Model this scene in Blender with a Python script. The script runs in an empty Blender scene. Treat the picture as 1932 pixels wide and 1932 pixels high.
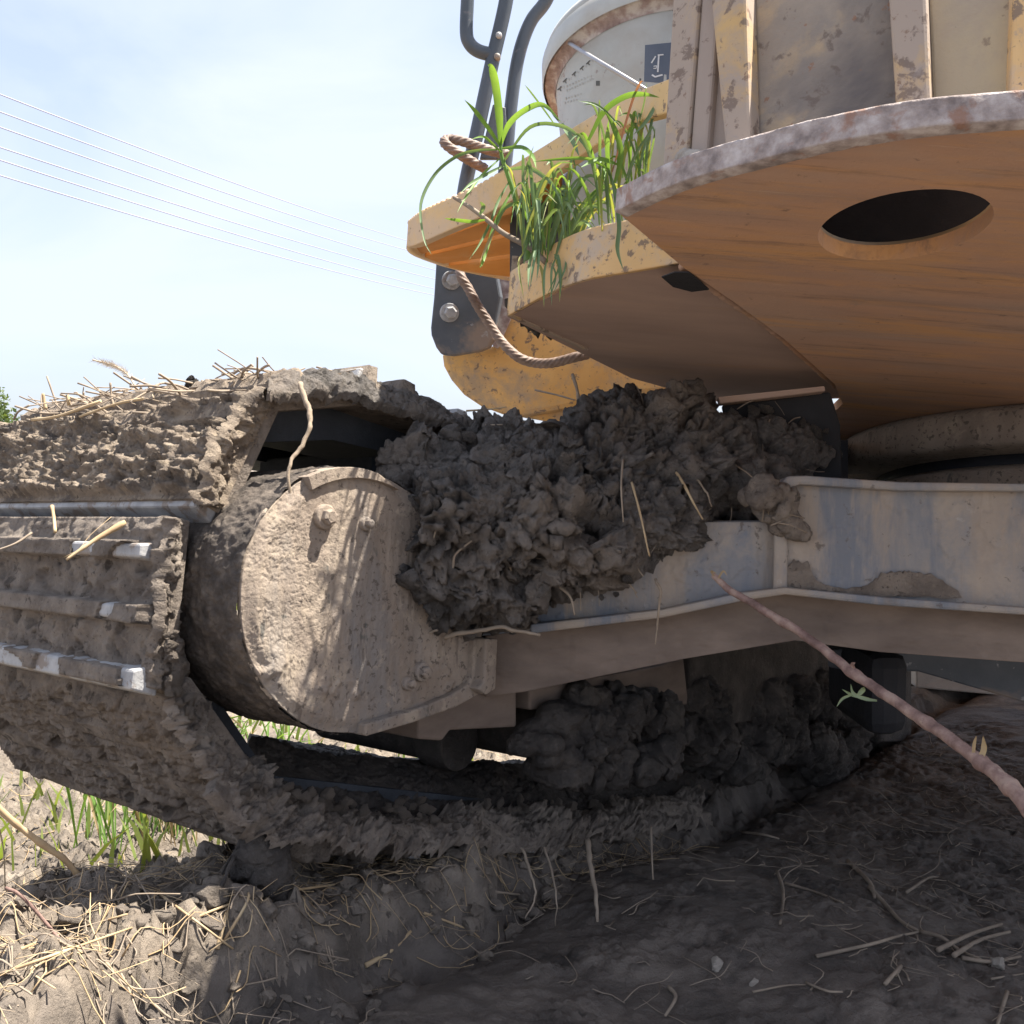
import bpy, bmesh, math, random
import numpy as np
from mathutils import Vector, noise as mnoise
random.seed(7); RNG = np.random.default_rng(11)
sc = bpy.context.scene
COL = sc.collection

# ---------------------------------------------------------------- camera
EYE = np.array([0.0, 0.0, 0.8])
PITCH = math.atan(86/1932)
cam_d = bpy.data.cameras.new('camera'); cam = bpy.data.objects.new('camera', cam_d); COL.objects.link(cam)
cam.location = EYE; cam.rotation_euler = (math.pi/2-PITCH, 0, 0)
cam_d.sensor_width = 36; cam_d.lens = 36; cam_d.clip_start = 0.02; cam_d.clip_end = 1500
sc.camera = cam

# ---------------------------------------------------------------- sky and sun
SUN_EL, SUN_AZ = math.radians(64), math.atan2(.97, .15)     # azimuth from +Y towards +X
S = Vector((math.sin(SUN_AZ)*math.cos(SUN_EL), math.cos(SUN_AZ)*math.cos(SUN_EL), math.sin(SUN_EL)))
w = bpy.data.worlds.new('World'); sc.world = w; w.use_nodes = True
nt = w.node_tree; nt.nodes.clear()
def wn(t, **k):
    n = nt.nodes.new(t)
    for a, b in k.items(): setattr(n, a, b)
    return n
sky = wn('ShaderNodeTexSky', sky_type='NISHITA', sun_disc=False, sun_elevation=SUN_EL, sun_rotation=SUN_AZ, dust_density=2.5, air_density=1.0)
tc = wn('ShaderNodeTexCoord'); mp = wn('ShaderNodeMapping'); mp.inputs['Scale'].default_value = (1.2, 1.2, 3.4)
nz = wn('ShaderNodeTexNoise'); nz.inputs['Scale'].default_value = 1.7; nz.inputs['Detail'].default_value = 9; nz.inputs['Roughness'].default_value = .52; nz.inputs['Distortion'].default_value = .6
rp = wn('ShaderNodeValToRGB'); rp.color_ramp.elements[0].position = .34; rp.color_ramp.elements[0].color = (.5,.5,.5,1); rp.color_ramp.elements[1].position = .62; rp.color_ramp.elements[1].color = (.95,.95,.95,1)
mx = wn('ShaderNodeMix', data_type='RGBA'); mx.inputs['B'].default_value = (3.8, 4.18, 5.1, 1)
bg = wn('ShaderNodeBackground'); bg.inputs['Strength'].default_value = .07
wo = wn('ShaderNodeOutputWorld')
for a, b in ((tc.outputs['Generated'], mp.inputs[0]), (mp.outputs[0], nz.inputs['Vector']), (nz.outputs['Fac'], rp.inputs[0]), (rp.outputs[0], mx.inputs['Factor']), (sky.outputs[0], mx.inputs['A']), (mx.outputs['Result'], bg.inputs[0]), (bg.outputs[0], wo.inputs[0])):
    nt.links.new(a, b)
sd = bpy.data.lights.new('sun', 'SUN'); sd.energy = 4.6; sd.angle = math.radians(.5); sd.color = (1, .93, .82)
so = bpy.data.objects.new('sun', sd); COL.objects.link(so); so.rotation_euler = S.to_track_quat('Z', 'Y').to_euler(); so.location = (3, 3, 8)
sc.view_settings.view_transform = 'Standard'; sc.view_settings.look = 'None'; sc.view_settings.gamma = 1; sc.view_settings.exposure = 1.8
sc.view_settings.use_curve_mapping = False

# ---------------------------------------------------------------- sight lines and the machine's own axes
cp, sp = math.cos(PITCH), math.sin(PITCH)
def ray(u, v):
    cx, cy = (u-966)/1932, (966-v)/1932
    return np.array([cx, cp+cy*sp, -sp+cy*cp])
def P(u, v, Y):
    d = ray(u, v); return EYE + d*(Y/d[1])
def unit(v): v = np.asarray(v, float); return v/np.linalg.norm(v)
A = unit((-.77, .638, -.03))                 # along the track's width, outwards
L = np.array((.638, .77, -.16)); L = unit(L-L.dot(A)*A)   # along the track, sinking away
N = unit(np.cross(L, A))                     # the machine's up
def PA(u, v, a): d = ray(u, v); return EYE + d*(a/d.dot(A))
def PN(u, v, n): d = ray(u, v); return EYE + d*(n/d.dot(N))
def M(a, l, n): return EYE + a*A + l*L + n*N
def aln(p): q = np.asarray(p)-EYE; return q.dot(A), q.dot(L), q.dot(N)

# ---------------------------------------------------------------- numpy noise
def _h(ix, iy, iz, s=0):
    h = (ix.astype(np.uint32)*np.uint32(374761393) + iy.astype(np.uint32)*np.uint32(668265263) + iz.astype(np.uint32)*np.uint32(2147483647-1013) + np.uint32((s*974711+12345) & 0xffffffff))
    h = (h ^ (h >> np.uint32(13)))*np.uint32(1274126177); h = h ^ (h >> np.uint32(16)); h = h*np.uint32(2246822519); return h ^ (h >> np.uint32(15))
GR = np.array([(1,1,0),(-1,1,0),(1,-1,0),(-1,-1,0),(1,0,1),(-1,0,1),(1,0,-1),(-1,0,-1),(0,1,1),(0,-1,1),(0,1,-1),(0,-1,-1)], float)
def perlin(p, s=0):
    i = np.floor(p).astype(np.int64); f = p-i; u = f*f*f*(f*(f*6-15)+10); r = 0
    for dx in (0,1):
        for dy in (0,1):
            for dz in (0,1):
                g = GR[_h(i[:,0]+dx, i[:,1]+dy, i[:,2]+dz, s) % 12]
                d = g[:,0]*(f[:,0]-dx)+g[:,1]*(f[:,1]-dy)+g[:,2]*(f[:,2]-dz)
                r = r + d*(u[:,0] if dx else 1-u[:,0])*(u[:,1] if dy else 1-u[:,1])*(u[:,2] if dz else 1-u[:,2])
    return r
def fbm(p, scale, oct=4, s=0, rough=.5, ridge=False):
    p = np.asarray(p, float)*scale; r = 0; a = 1; t = 0
    for k in range(oct):
        v = perlin(p+17.3*k, s+k)
        if ridge: v = 1-2*np.abs(v)
        r = r+a*v; t += a; a *= rough; p = p*2.03
    return r/t
def worley(p, scale, s=0):
    p = np.asarray(p, float)*scale; i = np.floor(p).astype(np.int64); f1 = np.full(len(p), 9.); f2 = f1.copy()
    for dx in (-1,0,1):
        for dy in (-1,0,1):
            for dz in (-1,0,1):
                c = i+np.array((dx,dy,dz)); h = _h(c[:,0],c[:,1],c[:,2],s)
                o = np.stack(((h & np.uint32(1023))/1023., ((h >> np.uint32(10)) & np.uint32(1023))/1023., ((h >> np.uint32(20)) & np.uint32(1023))/1023.), 1)
                d = np.linalg.norm(c+o-p, axis=1); m = d < f1
                f2 = np.where(m, f1, np.minimum(f2, d)); f1 = np.where(m, d, f1)
    return f1, f2
def sstep(x, a, b): t = np.clip((x-a)/(b-a), 0, 1); return t*t*(3-2*t)

# ---------------------------------------------------------------- mesh helpers
def mk(name, verts, faces, smooth=True):
    me = bpy.data.meshes.new(name); verts = np.asarray(verts, np.float64)
    if isinstance(faces, np.ndarray):
        k = faces.shape[1]; me.vertices.add(len(verts)); me.vertices.foreach_set('co', verts.ravel())
        me.loops.add(faces.size); me.loops.foreach_set('vertex_index', faces.ravel().astype(np.int32))
        me.polygons.add(len(faces)); me.polygons.foreach_set('loop_start', np.arange(0, faces.size, k, dtype=np.int32))
        me.update(calc_edges=True); me.validate()
    else:
        me.from_pydata([tuple(v) for v in verts], [], faces); me.update()
    if smooth: me.polygons.foreach_set('use_smooth', np.ones(len(me.polygons), bool))
    return me
def origin(o):
    return np.array(o['_at']) if o is not None and '_at' in o else np.zeros(3)
def obj(name, verts, faces, m, parent=None, smooth=False, bevel=0, fix=False):
    at = origin(parent)
    if parent is None: at = np.asarray(verts).mean(0)
    me = mk(name, np.asarray(verts)-at, faces, smooth)
    if fix:
        bm = bmesh.new(); bm.from_mesh(me); bmesh.ops.recalc_face_normals(bm, faces=bm.faces); bm.to_mesh(me); bm.free()
    o = bpy.data.objects.new(name, me); COL.objects.link(o)
    if m: me.materials.append(m)
    if parent is None: o.location = at
    else: o.parent = parent
    o['_at'] = list(at)
    if bevel:
        b = o.modifiers.new('bevel', 'BEVEL'); b.width = bevel; b.segments = 2; b.limit_method = 'ANGLE'; b.angle_limit = math.radians(40)
    return o
def tag(o, label=None, cat=None, group=None, kind=None):
    for k, v in (('label', label), ('category', cat), ('group', group), ('kind', kind)):
        if v: o[k] = v
    return o
def thing(name, at, label, cat, group=None):
    o = bpy.data.objects.new(name, None); COL.objects.link(o); o.location = at; o['_at'] = list(map(float, at)); o.empty_display_size = .1
    return tag(o, label, cat, group)
def grid_faces(n, m, off=0, flip=False):
    i = np.arange(n-1)[:,None]*m+np.arange(m-1)[None,:]; i = i.ravel()+off
    f = np.stack((i, i+m, i+m+1, i+1), 1); return f[:, ::-1] if flip else f
def prism(poly, vec):
    poly = [np.asarray(p, float) for p in poly]; n = len(poly); vec = np.asarray(vec, float)
    vs = poly+[p+vec for p in poly]
    fs = [tuple(range(n)), tuple(range(2*n-1, n-1, -1))]+[(i, i+n, (i+1) % n+n, (i+1) % n) for i in range(n)]
    return vs, fs
def hexa(b, t):
    return list(b)+list(t), [(3,2,1,0),(4,5,6,7),(0,1,5,4),(1,2,6,5),(2,3,7,6),(3,0,4,7)]
def smooth_path(pts, k=6):
    pts = [np.asarray(p, float) for p in pts]
    if len(pts) < 3 or k < 2: return np.array(pts)
    q = [2*pts[0]-pts[1]]+pts+[2*pts[-1]-pts[-2]]; out = []
    for i in range(1, len(q)-2):
        for j in range(k):
            t = j/k; a, b, c, d = q[i-1], q[i], q[i+1], q[i+2]
            out.append(.5*((2*b)+(c-a)*t+(2*a-5*b+4*c-d)*t*t+(3*b-a-3*c+d)*t**3))
    out.append(pts[-1]); return np.array(out)
def frames(pts):
    t = np.gradient(pts, axis=0); t /= np.linalg.norm(t, axis=1)[:,None]+1e-12
    ref = np.array((.31,.17,.93)) if abs(t[0].dot((.31,.17,.93))) < .9 else np.array((1.,0,0))
    us = []; u = unit(ref-ref.dot(t[0])*t[0])
    for k in range(len(pts)):
        u = unit(u-u.dot(t[k])*t[k]); us.append(u)
    us = np.array(us); return t, us, np.cross(t, us)
def tube(pts, r, sides=8, lobes=0, twist=0, lobe=.2):
    pts = np.asarray(pts); t, a, b = frames(pts); n = len(pts); r = np.broadcast_to(np.asarray(r, float), (n,))
    s = np.r_[0, np.cumsum(np.linalg.norm(np.diff(pts, axis=0), axis=1))]
    th = np.arange(sides)*2*math.pi/sides
    rr = r[:,None]*np.ones((1, sides))
    if lobes: rr = rr*(1-lobe+lobe*np.abs(np.cos(lobes/2*(th[None,:]+twist*s[:,None])))**.6*1.6)
    V = pts[:,None,:]+rr[:,:,None]*(np.cos(th)[None,:,None]*a[:,None,:]+np.sin(th)[None,:,None]*b[:,None,:])
    V = V.reshape(-1, 3); F = []
    for i in range(n-1):
        for j in range(sides): F.append((i*sides+j, i*sides+(j+1) % sides, (i+1)*sides+(j+1) % sides, (i+1)*sides+j))
    F.append(tuple(range(sides-1, -1, -1))); F.append(tuple((n-1)*sides+j for j in range(sides)))
    return V, F
class Bag:
    def __init__(s): s.v = []; s.f = []; s.n = 0
    def add(s, V, F):
        o = s.n; s.v.append(np.asarray(V, float)); s.f += [tuple(int(i)+o for i in f) for f in F]; s.n += len(V)
    def obj(s, name, m, parent=None, smooth=True, bevel=0): return obj(name, np.concatenate(s.v), s.f, m, parent, smooth, bevel)
def cyl(c0, c1, r0, r1=None, sides=32):
    return tube(np.array([c0, c1]), [r0, r0 if r1 is None else r1], sides)
_ico = {}
def ico(sub):
    if sub not in _ico:
        bm = bmesh.new(); bmesh.ops.create_icosphere(bm, subdivisions=sub, radius=1); bm.verts.ensure_lookup_table()
        _ico[sub] = (np.array([v.co[:] for v in bm.verts]), np.array([[v.index for v in f.verts] for f in bm.faces])); bm.free()
    return _ico[sub]
def blobs_mesh(blobs, voxel, smooth=6):
    """one closed skin round many ellipsoids: list of (centre, radii)"""
    V0, F0 = ico(2); vs = []; fs = []
    for k, (c, r) in enumerate(blobs):
        r = np.broadcast_to(np.asarray(r, float), (3,)); vs.append(V0*r+np.asarray(c)); fs.append(F0+k*len(V0))
    me = mk('tmp', np.concatenate(vs), np.concatenate(fs)); o = bpy.data.objects.new('tmp', me); COL.objects.link(o)
    rm = o.modifiers.new('r', 'REMESH'); rm.mode = 'VOXEL'; rm.voxel_size = voxel
    if smooth: sm = o.modifiers.new('s', 'SMOOTH'); sm.factor = .6; sm.iterations = smooth
    dg = bpy.context.evaluated_depsgraph_get(); e = o.evaluated_get(dg); m2 = e.to_mesh()
    nv = len(m2.vertices); co = np.empty(nv*3); m2.vertices.foreach_get('co', co); no = np.empty(nv*3); m2.vertices.foreach_get('normal', no)
    q = np.empty(len(m2.loops), np.int32); m2.loops.foreach_get('vertex_index', q)
    tot = np.empty(len(m2.polygons), np.int32); m2.polygons.foreach_get('loop_total', tot)
    e.to_mesh_clear(); bpy.data.objects.remove(o); bpy.data.meshes.remove(me)
    assert (tot == 4).all()
    return co.reshape(-1,3), no.reshape(-1,3), q.reshape(-1,4)
def torn(p, n, big=.018, s=0):
    """height of sticky torn clay: creased sheets, tears and crumbs rather than round lumps"""
    w = np.stack((fbm(p, 16, 3, 1), fbm(p, 16, 3, 2), fbm(p, 16, 3, 3)), 1)
    q = p+.028*w; q2 = q*np.array((1., 1., 1.5))
    h = 1.7*fbm(p, 11, 5, s+9, .6)+.8*fbm(q2, 24, 5, s+2, .6, True)+.45*fbm(q2+.01*w, 58, 4, s+5, .62, True)
    f1, f2 = worley(q, 30, s); h += .5*sstep(f2-f1, .05, .3)*sstep(fbm(p, 10, 2, s+4), -.1, .15)
    g1, g2 = worley(q, 70, s+3); h += .28*sstep(g2-g1, .03, .25)*sstep(fbm(p, 17, 2, s+7), -.05, .15)
    h += .42*fbm(p+.004*w, 95, 4, s+3, .7, True)+.3*fbm(p, 160, 3, s+13, .65)-1.2*sstep(fbm(p, 19, 3, s+21), .12, .32)-.75*sstep(fbm(p, 44, 3, s+22), .12, .26)-.45*sstep(fbm(p, 95, 2, s+23), .14, .28)
    md = .3+1.15*sstep(fbm(p, 6.5, 3, s+50), -.22, .26)
    return big*h*md, w*(.5+.5*md)[:,None]
def lumpy(p, n, big=.018, s=0, *a):
    h, w = torn(p, n, big, s)
    return p+n*h[:,None]+big*.8*w
def sheet(name, top, bot, a0, a1, m, parent, amp=.015, s=0, step=.0034, thick=.014, ragged=1.0, flake=False):
    """a torn skin of mud hung between two lines given as pixels at two distances along the track's width"""
    T = smooth_path([PA(u, v, a0) for u, v in top], 12); B = smooth_path([PA(u, v, a1) for u, v in bot], 12)
    ln = max(np.linalg.norm(np.diff(T, axis=0), axis=1).sum(), np.linalg.norm(np.diff(B, axis=0), axis=1).sum()); nu = int(ln/step); wd = np.linalg.norm(T-B[:len(T)] if len(B) >= len(T) else T[:len(B)]-B, axis=1).mean(); nv = max(10, int(wd/step))
    def rs(q): 
        d = np.r_[0, np.cumsum(np.linalg.norm(np.diff(q, axis=0), axis=1))]; f = np.linspace(0, d[-1], nu); return np.stack([np.interp(f, d, q[:,k]) for k in range(3)], 1)
    T, B = rs(T), rs(B); k = np.linspace(0, 1, nv); V = (T[:,None,:]*(1-k)[None,:,None]+B[:,None,:]*k[None,:,None])
    du = np.gradient(V, axis=0); dv = np.gradient(V, axis=1); n = np.cross(du, dv).reshape(-1, 3); n /= np.linalg.norm(n, axis=1)[:,None]+1e-12
    K = np.tile(k, nu); D = (B-T).repeat(nv, 0); V = V.reshape(-1, 3); flip = np.sign(np.einsum('ij,ij->i', n, EYE-V).mean()); n = n*flip
    h, w = torn(V, n, amp, s)
    if flake:
        w = np.stack((fbm(V, 45, 3, 1), fbm(V, 45, 3, 2), fbm(V, 45, 3, 3)), 1)
        qa = V+.008*w; ql = np.stack((qa.dot(A)*70, qa.dot(L)*45, qa.dot(N)*55), 1)
        h = amp*(1.3*fbm(V, 18, 3, s+1)+1.2*fbm(ql, 1, 5, s+2, .66, True)+.6*fbm(V, 150, 3, s+4, .65)-1.0*sstep(fbm(V, 55, 3, s+5), .12, .26))
    bul = amp*.8*np.sin(math.pi*np.clip(K, 0, 1))
    rg = ragged*fbm(V, 16, 4, s+60, .62)*1.6; rg2 = ragged*fbm(V, 11, 3, s+61, .5)*1.5
    V2 = V+n*(h+bul)[:,None]+amp*.8*w+D/np.linalg.norm(D, axis=1)[:,None]*(amp*(rg*(1-sstep(K, 0, .35))+rg2*sstep(K, .6, 1)))[:,None]
    bd = np.r_[np.arange(nv), np.arange(1, nu)*nv+nv-1, (nu-1)*nv+np.arange(nv-2, -1, -1), np.arange(nu-2, 0, -1)*nv]; i = np.arange(len(bd)); N0 = len(V2)
    V3 = np.concatenate((V2, V2[bd]-n[bd]*thick)); F = np.concatenate((grid_faces(nu, nv), np.stack((bd, bd[(i+1) % len(bd)], N0+(i+1) % len(bd), N0+i), 1)))
    return obj(name, V3, F, m, parent, smooth=True, fix=True)

# ---------------------------------------------------------------- materials
def mat(name, cols, scale=12, stretch=(1,1,1), detail=8, rough=.9, spots=(), bump=.3, bscale=90, bdist=.004, metallic=0., distort=0., bump2=None, rot=(0,0,0), spec=.3):
    m = bpy.data.materials.new(name); m.use_nodes = True; t = m.node_tree; b = t.nodes['Principled BSDF']
    def nd(ty, **k):
        x = t.nodes.new(ty)
        for a, v in k.items(): setattr(x, a, v)
        return x
    c = nd('ShaderNodeTexCoord')
    def noise_(sc_, st, off=0, det=detail, dis=0., r=.6, rot_=rot):
        pm = nd('ShaderNodeMapping'); pm.inputs['Scale'].default_value = st; pm.inputs['Location'].default_value = (off, off*1.7, off*.6); pm.inputs['Rotation'].default_value = rot_
        pm.vector_type = 'TEXTURE' if False else 'POINT'
        q = nd('ShaderNodeTexNoise'); q.inputs['Scale'].default_value = sc_; q.inputs['Detail'].default_value = det; q.inputs['Distortion'].default_value = dis; q.inputs['Roughness'].default_value = r
        t.links.new(c.outputs['Object'], pm.inputs[0]); t.links.new(pm.outputs[0], q.inputs['Vector']); return q.outputs['Fac']
    rmp = nd('ShaderNodeValToRGB'); el = rmp.color_ramp.elements
    while len(el) < len(cols): el.new(.5)
    for e, (p_, col) in zip(el, cols): e.position = p_; e.color = (*col, 1)
    t.links.new(noise_(scale, stretch, 0, detail, distort), rmp.inputs[0]); out = rmp.outputs[0]; ro = None
    for k, s_ in enumerate(spots):
        mr = nd('ShaderNodeMapRange'); mr.inputs['From Min'].default_value = s_['lo']; mr.inputs['From Max'].default_value = s_['hi']; mr.inputs['To Max'].default_value = s_.get('max', 1)
        t.links.new(noise_(s_['scale'], s_.get('stretch', (1,1,1)), 3.1*(k+1)+s_.get('off', 0), s_.get('detail', 6), s_.get('distort', .3), s_.get('r', .6)), mr.inputs['Value'])
        mxx = nd('ShaderNodeMix', data_type='RGBA'); mxx.inputs['B'].default_value = (*s_['col'], 1)
        t.links.new(mr.outputs[0], mxx.inputs['Factor']); t.links.new(out, mxx.inputs['A']); out = mxx.outputs['Result']
    t.links.new(out, b.inputs['Base Color'])
    b.inputs['Metallic'].default_value = metallic; b.inputs['Specular IOR Level'].default_value = spec
    rn = nd('ShaderNodeMapRange'); rn.inputs['To Min'].default_value = max(.05, rough-.12); rn.inputs['To Max'].default_value = min(1, rough+.1)
    t.links.new(noise_(scale*2.3, stretch, 5), rn.inputs['Value']); t.links.new(rn.outputs[0], b.inputs['Roughness'])
    if bump:
        bu = nd('ShaderNodeBump'); bu.inputs['Strength'].default_value = bump; bu.inputs['Distance'].default_value = bdist
        t.links.new(noise_(bscale, (1,1,1), 9, 10, .2, .7, (0,0,0)), bu.inputs['Height'])
        if bump2:
            b2 = nd('ShaderNodeBump'); b2.inputs['Strength'].default_value = bump2[0]; b2.inputs['Distance'].default_value = bump2[2]
            t.links.new(noise_(bump2[1], (1,1,1), 2, 10, .2, .7, (0,0,0)), b2.inputs['Height']); t.links.new(b2.outputs[0], bu.inputs['Normal'])
        t.links.new(bu.outputs[0], b.inputs['Normal'])
    return m
ANGA = math.atan2(A[1], A[0]); ANGL = math.atan2(L[1], L[0])
M_crust = mat('dried mud', [(.34, (.15,.12,.095)), (.5, (.28,.225,.175)), (.66, (.38,.31,.24))], 26, rough=.95, bump=1, bscale=170, bdist=.008, bump2=(.7, 45, .008),
    spots=[dict(col=(.13,.112,.1), scale=11, lo=.54, hi=.62, max=.8), dict(col=(.42,.34,.25), scale=70, lo=.55, hi=.66, max=.7), dict(col=(.075,.06,.05), scale=130, lo=.6, hi=.67, max=.75)])
M_front = mat('grey brown mud', [(.34, (.155,.128,.108)), (.5, (.235,.197,.165)), (.66, (.31,.262,.218))], 22, rough=.93, bump=1, bscale=150, bdist=.008, bump2=(.6, 40, .007),
    spots=[dict(col=(.07,.058,.05), scale=34, lo=.6, hi=.66, max=.8), dict(col=(.33,.275,.22), scale=60, lo=.57, hi=.68, max=.6), dict(col=(.075,.062,.055), scale=140, lo=.61, hi=.67, max=.7)])
M_clay = mat('damp grey clay', [(.34, (.075,.068,.063)), (.5, (.128,.116,.107)), (.66, (.19,.172,.158))], 24, rough=.85, bump=1, bscale=170, bdist=.008, bump2=(.6, 60, .006),
    spots=[dict(col=(.24,.2,.165), scale=5, lo=.47, hi=.62, max=.8), dict(col=(.26,.235,.21), scale=85, lo=.6, hi=.7, max=.6), dict(col=(.04,.036,.034), scale=110, lo=.6, hi=.67, max=.7)])
M_dark = mat('damp black mud', [(.3, (.04,.035,.033)), (.5, (.07,.061,.055)), (.7, (.115,.1,.088))], 18, rough=.75, bump=1, bscale=120, bdist=.008, spots=[dict(col=(.15,.13,.115), scale=90, lo=.6, hi=.7, max=.6)])
M_cover = mat('mud coated steel', [(.3, (.19,.152,.122)), (.5, (.285,.232,.187)), (.7, (.36,.3,.24))], 11, (1,1,.3), rough=.92, bump=.6, bscale=260, bdist=.003, bump2=(.3, 70, .003),
    spots=[dict(col=(.19,.185,.185), scale=7, stretch=(1,1,.22), lo=.54, hi=.66, max=.7), dict(col=(.4,.33,.255), scale=30, lo=.55, hi=.66, max=.65), dict(col=(.095,.077,.064), scale=120, lo=.57, hi=.63, max=.75), dict(col=(.09,.095,.09), scale=26, lo=.64, hi=.69, max=.75, stretch=(1,1,.5)), dict(col=(.11,.09,.075), scale=50, lo=.62, hi=.68, max=.6, stretch=(1,1,.15))])
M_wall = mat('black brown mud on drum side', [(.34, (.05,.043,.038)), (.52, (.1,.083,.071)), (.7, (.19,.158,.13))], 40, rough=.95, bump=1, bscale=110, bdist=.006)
M_beam = mat('mud stained grey steel', [(.34, (.2,.215,.245)), (.46, (.265,.255,.25)), (.56, (.33,.28,.235)), (.7, (.38,.32,.26))], 9, (1,1,.22), detail=12, rough=.8, bump=.5, bscale=180, bdist=.003,
    spots=[dict(col=(.39,.33,.27), scale=10, lo=.5, hi=.64, max=.75, r=.7, detail=10), dict(col=(.165,.185,.22), scale=7, stretch=(1,1,.18), lo=.5, hi=.6, max=.85, r=.72), dict(col=(.11,.09,.078), scale=60, lo=.63, hi=.69, max=.7), dict(col=(.43,.41,.39), scale=38, lo=.66, hi=.72, max=.6), dict(col=(.2,.165,.14), scale=30, stretch=(1,1,.12), lo=.58, hi=.68, max=.6)])
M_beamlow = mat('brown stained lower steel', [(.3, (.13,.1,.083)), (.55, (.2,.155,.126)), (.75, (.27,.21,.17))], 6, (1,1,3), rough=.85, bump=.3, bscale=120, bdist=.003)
M_under = mat('rusty orange underside', [(.3, (.34,.225,.17)), (.45, (.41,.255,.18)), (.57, (.46,.275,.18)), (.72, (.51,.3,.18))], 5, (.5,3.4,1), rough=.85, bump=.4, bscale=150, bdist=.003, rot=(0,0,-math.radians(5)), distort=.8,
    spots=[dict(col=(.4,.3,.245), scale=3.2, stretch=(.7,1.8,1), lo=.44, hi=.68, max=.75), dict(col=(.58,.31,.12), scale=6, stretch=(.4,2.6,1), lo=.5, hi=.68, max=.75, r=.75), dict(col=(.2,.13,.1), scale=14, stretch=(.25,3,1), lo=.55, hi=.68, max=.65, r=.75), dict(col=(.6,.46,.33), scale=40, stretch=(.2,4,1), lo=.66, hi=.76, max=.5), dict(col=(.2,.13,.1), scale=70, lo=.65, hi=.71, max=.7), dict(col=(.27,.22,.19), scale=9, lo=.62, hi=.7, max=.6, r=.75)])
M_under2 = mat('purple brown underside', [(.3, (.31,.225,.195)), (.5, (.38,.275,.23)), (.7, (.44,.315,.255))], 4, (.7,3,1), rough=.85, bump=.25, bscale=150, bdist=.002,
    spots=[dict(col=(.46,.29,.18), scale=5, stretch=(.6,2.6,1), lo=.58, hi=.72, max=.5)])
def yellow(name, dirt=.55, speck=.62, base=((.5,.27,.07), (.62,.36,.1)), dirtcol=(.36,.3,.235)):
    return mat(name, [(.35, base[0]), (.65, base[1])], 8, rough=.7, bump=.25, bscale=140, bdist=.0015,
        spots=[dict(col=dirtcol, scale=11, lo=dirt-.08, hi=dirt+.06, max=.85, r=.72, detail=11), dict(col=(.17,.125,.1), scale=60, lo=speck-.01, hi=speck+.04, max=.85), dict(col=(.3,.26,.24), scale=34, lo=.58, hi=.7, max=.7, r=.75, detail=11), dict(col=(.2,.12,.08), scale=110, lo=.63, hi=.68, max=.8)])
M_yellow = yellow('scratched yellow paint', .57, .62, ((.58,.33,.11), (.68,.42,.16)), (.36,.27,.18))
M_skirt = yellow('speckled yellow paint', .56, .58, ((.6,.38,.17), (.68,.46,.22)), (.47,.385,.31))
M_rib = yellow('peeling yellow paint', .45, .57, ((.5,.33,.15), (.56,.38,.17)), (.33,.28,.25))
M_band = yellow('dusty yellow paint', .5, .66, ((.64,.43,.2), (.7,.49,.25)), (.6,.45,.31))
M_panel = mat('soot stained yellow panel', [(.3, (.22,.19,.165)), (.5, (.31,.26,.21)), (.7, (.4,.31,.21))], 7, rough=.8, bump=.5, bscale=130, bdist=.003,
    spots=[dict(col=(.2,.185,.175), scale=6, lo=.5, hi=.64, max=.85), dict(col=(.52,.37,.2), scale=9, lo=.56, hi=.68, max=.7), dict(col=(.075,.07,.078), scale=4.6, lo=.5, hi=.66, max=.85, off=1.2), dict(col=(.13,.1,.085), scale=50, lo=.6, hi=.66, max=.75), dict(col=(.25,.13,.08), scale=60, lo=.66, hi=.7, max=.8)])
M_pale = mat('pale dusty yellow panel', [(.3, (.33,.275,.205)), (.5, (.4,.33,.23)), (.7, (.48,.385,.24))], 8, (1,1,.3), rough=.8, bump=.4, bscale=130, bdist=.003, spots=[dict(col=(.33,.27,.22), scale=10, lo=.52, hi=.64, max=.7), dict(col=(.2,.15,.11), scale=70, lo=.64, hi=.69, max=.7)])
M_edge = mat('grey flaking plate edge', [(.34, (.2,.165,.155)), (.5, (.36,.305,.285)), (.66, (.52,.47,.45))], 50, rough=.85, bump=.7, bscale=160, bdist=.003,
    spots=[dict(col=(.15,.13,.14), scale=14, lo=.6, hi=.68, max=.8), dict(col=(.28,.15,.1), scale=40, lo=.55, hi=.64, max=.75)])
M_brownpanel = mat('brown grey panel', [(.3, (.29,.235,.2)), (.6, (.37,.305,.26))], 7, (1,1,.3), rough=.85, bump=.3, bscale=140, bdist=.002, spots=[dict(col=(.17,.12,.1), scale=70, lo=.66, hi=.7, max=.7)])
M_orange = mat('orange paint', [(.3, (.5,.2,.035)), (.6, (.62,.27,.06)), (.8, (.66,.36,.12))], 9, rough=.6, bump=.15, bscale=120, bdist=.001, spots=[dict(col=(.2,.09,.04), scale=50, lo=.66, hi=.71, max=.7), dict(col=(.55,.38,.22), scale=6, lo=.58, hi=.7, max=.5)])
M_tube = mat('black painted tube', [(.3, (.045,.056,.07)), (.6, (.075,.088,.105)), (.8, (.16,.165,.175))], 12, (1,1,.4), rough=.42, bump=.12, bscale=100, bdist=.001, spec=.5,
    spots=[dict(col=(.24,.21,.2), scale=20, lo=.62, hi=.72, max=.7)])
M_bracket = mat('black bracket', [(.3, (.05,.06,.074)), (.6, (.09,.1,.115))], 8, rough=.55, bump=.25, bscale=120, bdist=.002, spec=.5,
    spots=[dict(col=(.26,.19,.14), scale=6, lo=.58, hi=.66, max=.8), dict(col=(.32,.32,.33), scale=45, lo=.64, hi=.68, max=.7)])
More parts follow.
